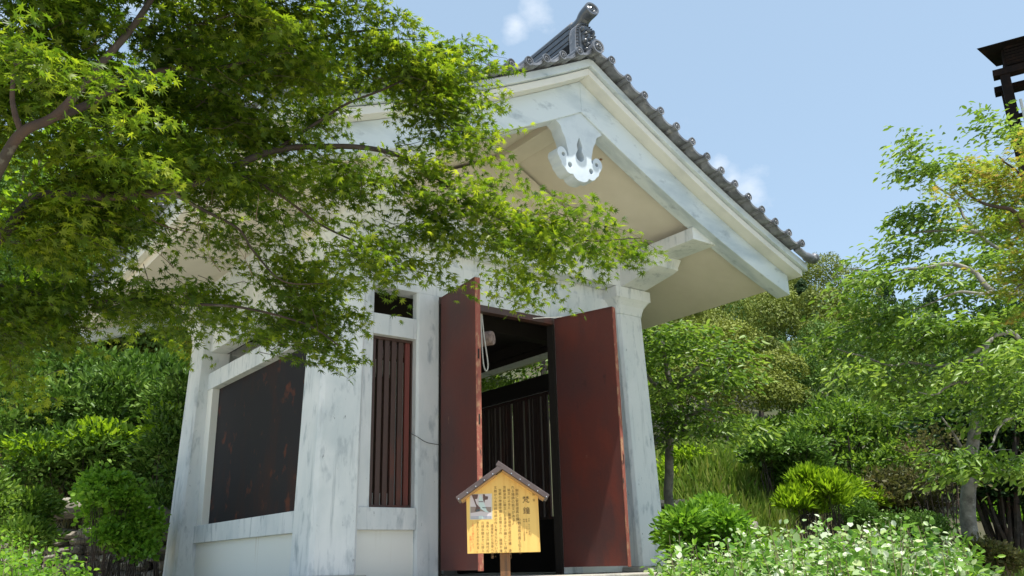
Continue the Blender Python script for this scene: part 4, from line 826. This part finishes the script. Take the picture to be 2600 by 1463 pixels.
# right side
bush('green_bush', 'fresh green bush growing against the podium right of the right column', 'shrub', sc(1790, 1360, 80, 55, 8.8, 14, 24, .4)+sc(1790, 1290, 22, 18, 8.8, 3, 12), 'oval', .085, 26, 22, L['bright'], .15, shell=.3, sr=.007)
weeds('variegated_weed', 'thicket of silvery white and green leaved weeds along the bottom right', (1690, 2470), (1330, 1475), (6.2, 9.6), 430, 'wide', L['vari'], .085, 30, lambda x: (max(0, 1900-x)*.25+max(0, x-2330)*.2))
weeds('green_weed', 'plain yellow green weeds mixed between the silvery ones along the bottom right', (1700, 2460), (1365, 1470), (6.6, 9.4), 170, 'oval', L['bright'], .10, 30, None)
for i, (x, y, d) in enumerate(((2070, 1310, 8.0), (2210, 1330, 8.2), (2412, 1345, 8.4), (1990, 1340, 7.8), (1830, 1400, 7.5))):
    pl = at(x, y, d); g = terrain(pl[0], pl[1]); t = thing('tall_weed_stem', ['tallest silvery weed stem standing above the weeds left of centre', 'thin silvery weed spire above the weeds in the middle', 'leafy pale spire above the weeds near the grey trunk', 'drooping pale weed stem nearest the bright green bush', 'pale flower like weed spike beside the bell house'][i], 'plant', (float(pl[0]), float(pl[1]), g), 'pale weed stems rising above the thicket')
    e = MB(); top = Vector(pl)-Vector((pl[0], pl[1], g)); e.tube([(0, 0, 0), top*.5+Vector((.03, .02, 0)), top], [.007, .005, .002], 5); e.build('stem', M['twig'], t)
    n = 60; tt = rng.random(n)*.6+.4; pp = np.array(top)[None]*tt[:, None]+rng.normal(size=(n, 3))*.035; me = leaves_mesh('foliage', 'wide', pp, rng.normal(size=(n, 3))+np.array([0, 0, .4]), rng.normal(size=(n, 3))*.6+np.array([0, -.4, 1]), rng.uniform(.03, .06, n), np.clip(rng.normal(.75, .2, n), 0, 1), L['vari']); link('foliage', me, None, t, kind='stuff')
bush('lime_bush', 'bright lime yellow bush glowing in the sun right of the bell house', 'shrub', sc(2065, 1270, 62, 45, 13.4, 12, 22, .4)+sc(2110, 1240, 30, 20, 13.4, 3, 14), 'narrow', .15, 26, 20, L['lime'], .17, up=2.6, shell=.3, sr=.008)
bush('dark_bush', 'dark leafy bush with yellow flecks behind the lime bush', 'shrub', sc(1990, 1190, 95, 60, 16.4, 14, 30, .6), 'oval', .12, 34, 26, L['laurel'], .28, shell=.35)
bush('yellow_bush', 'yellowish scrub scattered on the slope behind the dark bush', 'shrub', sc(1760, 1190, 110, 30, 17.5, 9, 22, .8)+sc(2160, 1270, 60, 30, 17, 5, 20), 'oval', .11, 24, 24, L['lime'], .26, shell=.3)
bush('layered_tree', 'light green tree with layered boughs in the middle of the right side', 'tree', [(2080, 1080, 60, 35, 21), (2150, 1060, 80, 35, 21), (2230, 1080, 90, 40, 21), (2100, 1110, 90, 35, 20.5), (2200, 1140, 90, 40, 20.5), (2280, 1170, 70, 40, 20), (2160, 1190, 80, 35, 20), (2300, 1090, 60, 40, 21)], 'oval', .14, 34, 30, L['cherry'], .42, sr=.04)
bush('brown_bush', 'brownish twiggy bush above the round clipped shrubs', 'shrub', [(2230, 1240, 60, 40, 18), (2290, 1250, 60, 50, 18), (2340, 1290, 50, 40, 17.5), (2260, 1290, 60, 40, 17.6)], 'dia', .11, 45, 22, L['olive'], .33, stem_mat='twig', stems=22)
bush('clipped_shrub', 'round dark clipped shrub behind the pale weeds', 'shrub', [(2310, 1355, 80, 38, 14.5)], 'dia', .05, 420, 26, L['laurel'], .14, shell=.9)
bush('clipped_shrub', 'smaller dark clipped shrub left of the round one', 'shrub', [(2175, 1310, 40, 35, 15)], 'dia', .05, 160, 26, L['laurel'], .14, shell=.9)
bush('small_bush', 'low yellow brown bush on bare soil in the lower right corner', 'shrub', [(2490, 1405, 55, 30, 9), (2540, 1430, 45, 25, 9), (2450, 1430, 40, 25, 9)], 'dia', .055, 60, 22, L['olive'], .14, stems=14, stem_mat='twig')
bush('yellow_bush', 'pale green scrub filling the slope between the two cherry trees', 'shrub', sc(1880, 1130, 90, 45, 22, 9, 26, 1.)+sc(2000, 1090, 60, 30, 24, 5, 22, 1.), 'oval', .13, 22, 24, L['cherry'], .32, shell=.3)
bush('dark_evergreen', 'dark evergreen mass shading the right edge behind the cherry limbs', 'tree', [(2500, 980, 110, 70, 17), (2580, 860, 90, 80, 17), (2450, 1080, 100, 60, 17), (2560, 1120, 100, 80, 17), (2640, 1000, 90, 150, 17), (2580, 1250, 80, 50, 16.5), (2520, 1230, 60, 30, 16.5)], 'oval', .15, 75, 26, L['conifer'], .45, sr=.05)
bush('sunlit_bush', 'sunny bright green bush seen under the dark evergreen', 'shrub', [(2500, 1320, 40, 35, 21), (2560, 1310, 50, 35, 21), (2470, 1340, 30, 25, 21)], 'oval', .13, 45, 22, L['bright'], .3)
bush('thin_tree', 'sparse grey twiggy tree left of the straight grey trunk', 'tree', [(2370, 1150, 70, 60, 16), (2420, 1220, 60, 60, 16), (2350, 1230, 50, 40, 16.2)], 'dia', .09, 22, 18, L['olive'], .4, stem_mat='bark', stems=7, sr=.016)
# straight grey trunk
t, K, b_ = tree_thing('grey_trunk_tree', 'straight grey tree trunk standing right of the clipped shrubs', 'tree', (2458, 1380, 13.5))
e = MB(); limb(e, [b_-np.array([0, 0, .2]), at(2458, 1300, 13.5), at(2462, 1200, 13.5), at(2480, 1050, 13.6), at(2500, 900, 13.8)], .14, .07, 10); K(e.build('trunk', M['bark_grey'], t, smooth=True))
for pix in ([(2462, 1200, 13.5), (2430, 1120, 13.4), (2390, 1060, 13.3)], [(2470, 1120, 13.5), (2520, 1040, 13.4), (2560, 990, 13.3)], [(2460, 1260, 13.5), (2500, 1190, 13.3), (2540, 1150, 13.2)]):
    e = MB(); limb(e, [at(*q) for q in pix], .045, .012, 6); K(e.build('branch', M['bark_grey'], t, smooth=True))
P_, T_, N_, S_, R_ = clump([(at(2480, 960, 13.6), .9, .5, 1), (at(2400, 1040, 13.4), .6, .35, 1), (at(2560, 980, 13.4), .6, .4, 1)], .12, 26, 22, .35); K(link('crown', leaves_mesh('crown', 'oval', P_, T_, N_, S_, R_, L['cherry']), None, t, kind='stuff'))

# ---- hillside trees: a few kinds, copied with their own places
def crown_mesh(name, lm, R, H, nc, nl, size, kind='round'):
    Pp, Tt, Nn, Ss, Rr = [], [], [], [], []
    def ball(o, rb, n, up=.25):
        q = unit(rng.normal(size=(n, 3))); q[:, 2] = np.where(q[:, 2] < -.35, -q[:, 2], q[:, 2]); lump = 1+.16*np.sin(q[:, 0]*7+o[0]*3)*np.sin(q[:, 1]*6+o[1]*5)
        p = o+q*(rb*lump*(.86+.16*rng.random(n)))[:, None]*np.array([1, 1, .8]); Pp.append(p); Nn.append(q*1.6+np.array([0, 0, .3])+rng.normal(size=(n, 3))*.22)
        Tt.append(rng.normal(size=(n, 3))+q*.35+np.array([0, 0, up])); Ss.append(size*rng.uniform(.6, 1.3, n)); b = rng.normal(.50, .11); Rr.append(np.clip(b+rng.normal(0, .035, n)+0, 0, 1))
    if kind == 'round':
        for k in range(nc):
            z = 1-1.35*(k+.5)/nc; a = k*2.39996; rr = math.sqrt(max(0, 1-z*z)); w = rng.uniform(.86, 1.1)
            ball(np.array([R*rr*math.cos(a)*w, R*rr*math.sin(a)*w, H*(1.15+.95*z*w)]), R*rng.uniform(.28, .50), nl)
    else:
        for k in range(nc):
            t = (k+.5)/nc; z = H*(.3+2.0*t); r_ = R*(1-.93*t); a = k*2.39996
            ball(np.array([r_*.75*math.cos(a), r_*.75*math.sin(a), z]), max(.25, R*.34*(1-.6*t)), nl, -.3)
    return leaves_mesh(name, 'round', *[np.concatenate(a) for a in (Pp, Tt, Nn, Ss, Rr)], lm)
trunk_me = MB().tube([(0, 0, -.5), (.05, 0, .9), (0, .05, 2.2)], [.22, .16, .1], 7).mesh('trunk'); trunk_me.materials.append(M['bark'])
kinds = [('chinquapin_tree', crown_mesh('crown', L['chinq'], 3.0, 2.3, 16, 2100, .085), 1.0, 'evergreen tree with cream yellow new growth on the hillside'),
         ('chinquapin_tree', crown_mesh('crown', L['chinq'], 2.6, 2.6, 14, 2100, .085), .9, 'evergreen tree with cream yellow new growth on the hillside'),
         ('broadleaf_tree', crown_mesh('crown', L['chinq_g'], 2.8, 2.4, 16, 1700, .09), .9, 'mid green round crowned tree on the hillside'),
         ('conifer_tree', crown_mesh('crown', L['conifer'], 1.9, 2.9, 30, 480, .10, 'cone'), 1.1, 'dark pointed conifer on the hillside'),
         ('broadleaf_tree', crown_mesh('crown', L['cherry'], 2.6, 2.2, 28, 600, .11), .9, 'fresh green round crowned tree on the hillside')]
protos = [None]*len(kinds)
def hill_tree(ki, x, y, s):
    nm, me, _, lb = kinds[ki]; g = terrain(x, y)
    if protos[ki] is None:
        t = thing(nm, lb, 'tree', (x, y, g), {'chinquapin_tree': 'cream flecked evergreens on the hillside', 'conifer_tree': 'dark conifers on the hillside'}.get(nm, ('fresh' if ki == 4 else 'mid')+' green trees on the hillside'))
        link('trunk', trunk_me, None, t); link('crown', me, None, t, kind='stuff'); protos[ki] = t
    else:
        src = protos[ki]; t = src.copy(); COL.objects.link(t)
        for ch in list(src.children): c = ch.copy(); COL.objects.link(c); c.parent = t
    t.location = (x, y, g-.2); t.scale = (s*random.uniform(.85, 1.15), s*random.uniform(.85, 1.15), s*random.uniform(.85, 1.45)); t.rotation_euler = (0, 0, random.uniform(0, 6.28))
placed = []
for r, step in ((24, 4.8), (29, 5.0), (35, 5.2), (41.5, 5.4), (49, 5.8), (57, 6.2), (66, 6.6), (76, 7.2), (87, 7.8)):
    ph = 39.0
    while ph < 72:
        a = math.radians(ph+random.uniform(-.8, .8)); rr = r*random.uniform(.92, 1.08); x = CAM[0]+rr*math.sin(a); y = CAM[1]+rr*math.cos(a)
        q = noise.noise(Vector((x*.07, y*.07, 1.3)))+random.uniform(-.25, .25)
        if r < 34: ki = 4 if q > .27 else (2 if q > .12 else (0 if q > -.1 else 1))
        else: ki = 3 if q > .2 else (0 if q > 0 else (1 if q > -.22 else 2))
        if not (r < 26 and ph < 47): hill_tree(ki, x, y, (.62+.0062*r)*random.uniform(.82, 1.2))
        ph += math.degrees(step/r)
for r, step in ((20, 3.8), (25, 4.2), (31, 4.8), (38, 5.2), (46, 6)):
    ph = -4.0
    while ph < 24:
        a = math.radians(ph+random.uniform(-1, 1)); x = CAM[0]+r*math.sin(a); y = CAM[1]+r*math.cos(a)
        hill_tree(random.choice((0, 2, 4, 4)), x, y, random.uniform(.7, 1.0)*(.8+.006*r)); ph += math.degrees(step/r)

# ---- stone walls
def stone_mesh():
    bm = bmesh.new(); bmesh.ops.create_icosphere(bm, subdivisions=2, radius=1)
    o = Vector((rng.random()*50, rng.random()*50, rng.random()*50))
    for v in bm.verts:
        c = v.co; m_ = max(abs(c.x), abs(c.y), abs(c.z)); q = c.lerp(c/m_, .55); v.co = q*(1+.28*noise.noise(c*1.3+o))
    me = bpy.data.meshes.new('stone'); bm.to_mesh(me); bm.free(); me.materials.append(M['rock']); return me
stones = [stone_mesh() for _ in range(8)]
shaded_stones = []
for q in stones[:4]: q = q.copy(); q.materials.clear(); q.materials.append(M['rock_shaded']); shaded_stones.append(q)
def wall(label, p0, p1, zb_, rows, sw, sh, name='stone_wall', stones=stones):
    p0 = Vector(p0); p1 = Vector(p1); d = (p1-p0); ln = d.length; d.normalize(); t = thing(name, label, 'wall', (p0.x, p0.y, zb_)); z = 0
    for r in range(rows):
        h = sh*random.uniform(.8, 1.25); s = -random.random()*sw
        while s < ln:
            w = sw*random.uniform(.6, 1.5); o = link('stone', random.choice(stones), None, t); q = d*(s+w/2)
            o.location = (q.x+random.uniform(-.05, .05), q.y+random.uniform(-.05, .05)+.08*r*sh, z+h/2); o.scale = (w*.53, .2, h*.55); o.rotation_euler = (random.uniform(-.15, .15), random.uniform(-.12, .12), math.atan2(d.y, d.x)+random.uniform(-.2, .2)); s += w
        z += h*.92
a = at(-150, 1400, 12.9); b2 = at(480, 1400, 12.9)
wall('tumbled fieldstone wall at the foot of the bank left of the bell house', (a[0], a[1], 0), (b2[0], b2[1], 0), -.35, 8, .30, .14)
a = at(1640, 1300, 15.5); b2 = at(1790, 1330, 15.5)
wall('dark shaded stone wall behind the right corner column', (a[0], a[1], 0), (b2[0], b2[1], 0), -.25, 6, .30, .22, stones=shaded_stones)
a = at(1860, 1370, 12.5)
for i, (x, y, d, s, lb) in enumerate(((1865, 1352, 12.5, .26, 'flat pale boulder in the weeds right of the green bush'), (1720, 1425, 10.4, .2, 'pale stone half hidden by the green bush'), (1835, 1300, 14, .2, 'pointed grey boulder at the end of the dark wall'), (165, 1292, 13.0, .20, 'lichen spotted boulder on top of the left stone wall'), (395, 1330, 12.2, .3, 'boulder lying near the rear left column'))):
    p = at(x, y, d); o = link('boulder', stones[i], None); tag(o, lb, 'rock'); o.location = p; o.scale = (s*1.4, s, s*.75); o.rotation_euler = (0, 0, i)

# ---- grass and ground cover
def grass(label, regs, n, size, lm, name='grass'):
    Pp = []
    for (x0, x1, y, d0, d1, w) in regs:
        k = int(n*w); px = rng.uniform(x0, x1, k); dd = rng.uniform(d0, d1, k)
        for a_, d_ in zip(px, dd): q = at(a_, y, d_); Pp.append((q[0], q[1], terrain(q[0], q[1])))
    Pp = np.array(Pp); k = len(Pp); tp = np.array([0, 0, 1.])+rng.normal(size=(k, 3))*np.array([.35, .35, .1]); nn = rng.normal(size=(k, 3)); V = leaves_mesh(name, 'blade', Pp, tp, nn, size*rng.uniform(.4, 1.3, k), rng.random(k), lm)
    o = link(name, V, None); o['kind'] = 'stuff'; o['label'] = label; o['category'] = 'grass'
grass('sunlit green grass on the bank right of the bell house', [(1640, 2000, 1300, 14.5, 19.5, 1.3), (1650, 2600, 1420, 9, 14, .8)], 14000, .42, L['grass'])
grass('dry pale grass on the banks left and right', [(1750, 2250, 1330, 12, 19, .2), (-100, 520, 1300, 13.5, 18, 1), (2300, 2700, 1440, 7, 12, .5)], 6000, .35, L['dry'], 'dry_grass')
grass('green grass around the podium and the notice board', [(-200, 2700, 1440, 4.5, 9, 1)], 9000, .22, L['grass'], 'lawn_grass')

# ------------------------------------------------------------------ rusty tower at the right edge
tw = thing('steel_tower', 'dark rusty watch tower with a tin roof cut off by the upper right edge', 'tower', tuple(map(float, at(2600, 700, 14))))
TL = Vector(tuple(map(float, at(2600, 700, 14)))); gT = terrain(TL.x, TL.y); tw.location.z = gT; TL.z = gT
def TP(o): o.matrix_parent_inverse = Matrix.Translation(-TL); return o
c0 = Vector(at(2552, 196, 14)); ux = Vector((CR[0], CR[1], 0)).normalized(); uy = Vector((CF[0], CF[1], 0)).normalized()
ux, uy = (ux*.86-uy*.5).normalized(), (uy*.86+ux*.5).normalized()   # turned so that its beams run up to the right
def TQ(a, b_, z): q = c0+ux*a+uy*b_; return (q.x, q.y, z)
def tbox(a0, a1, b0, b1, z0, z1, name, m='rust'):
    b = MB(); b.hexa([TQ(a0, b0, z0), TQ(a1, b0, z0), TQ(a1, b1, z0), TQ(a0, b1, z0), TQ(a0, b0, z1), TQ(a1, b0, z1), TQ(a1, b1, z1), TQ(a0, b1, z1)]); return TP(b.build(name, M[m], tw))
zt = c0.z
for a_ in (0, 1.7):
    for b_ in (0, .62): tbox(a_-.07, a_+.07, b_-.07, b_+.07, gT, zt+.02, 'post')
tbox(-.16, 2.0, -.09, .09, zt+.021, zt+.13, 'beam'); tbox(-.16, 2.0, .53, .71, zt+.021, zt+.13, 'beam')
tbox(-.05, .05, .091, .52, zt+.021, zt+.10, 'beam'); tbox(1.65, 1.75, .091, .52, zt+.021, zt+.10, 'beam')
for z in (zt-.75, zt-1.5, zt-2.6): tbox(-.02, 1.72, -.03, .03, z, z+.05, 'cross_bar'); tbox(-.03, .03, .08, .54, z+.06, z+.11, 'cross_bar')
b = MB()
for k in range(6): # corrugated walling
    z = zt+.15+k*.055; b.add([TQ(.06, -.10, z), TQ(1.9, -.10, z), TQ(1.9, -.07, z+.028), TQ(.06, -.07, z+.028), TQ(1.9, -.10, z+.055), TQ(.06, -.10, z+.055)], [(0, 1, 2, 3), (3, 2, 4, 5)])
    b.add([TQ(.06, -.10, z), TQ(.03, .6, z), TQ(.06, .6, z+.028), TQ(.09, -.07, z+.028), TQ(.03, .6, z+.055), TQ(.06, -.10, z+.055)], [(0, 1, 2, 3), (3, 2, 4, 5)])
TP(b.build('corrugated_wall', M['rust'], tw))
b = MB(); b.hexa([TQ(-.30, -.30, zt+.46), TQ(2.4, -.30, zt+.46), TQ(2.4, .65, zt+.56), TQ(-.05, .65, zt+.56), TQ(-.32, -.32, zt+.472), TQ(2.4, -.32, zt+.472), TQ(2.4, .65, zt+.575), TQ(-.05, .65, zt+.575)]); TP(b.build('tin_roof', M['rust'], tw))
tbox(.02, .12, -.06, .06, zt+.131, zt+.46, 'stud'); tbox(.9, 1.0, -.06, .06, zt+.131, zt+.46, 'stud'); tbox(.10, 1.9, -.05, .05, zt+.15, zt+.20, 'rail')
b = MB(); b.tube([TQ(.13, -.10, zt-1.3), TQ(.13, -.10, zt-.5)], .022, 8); TP(b.build('pipe', M['pvc'], tw))
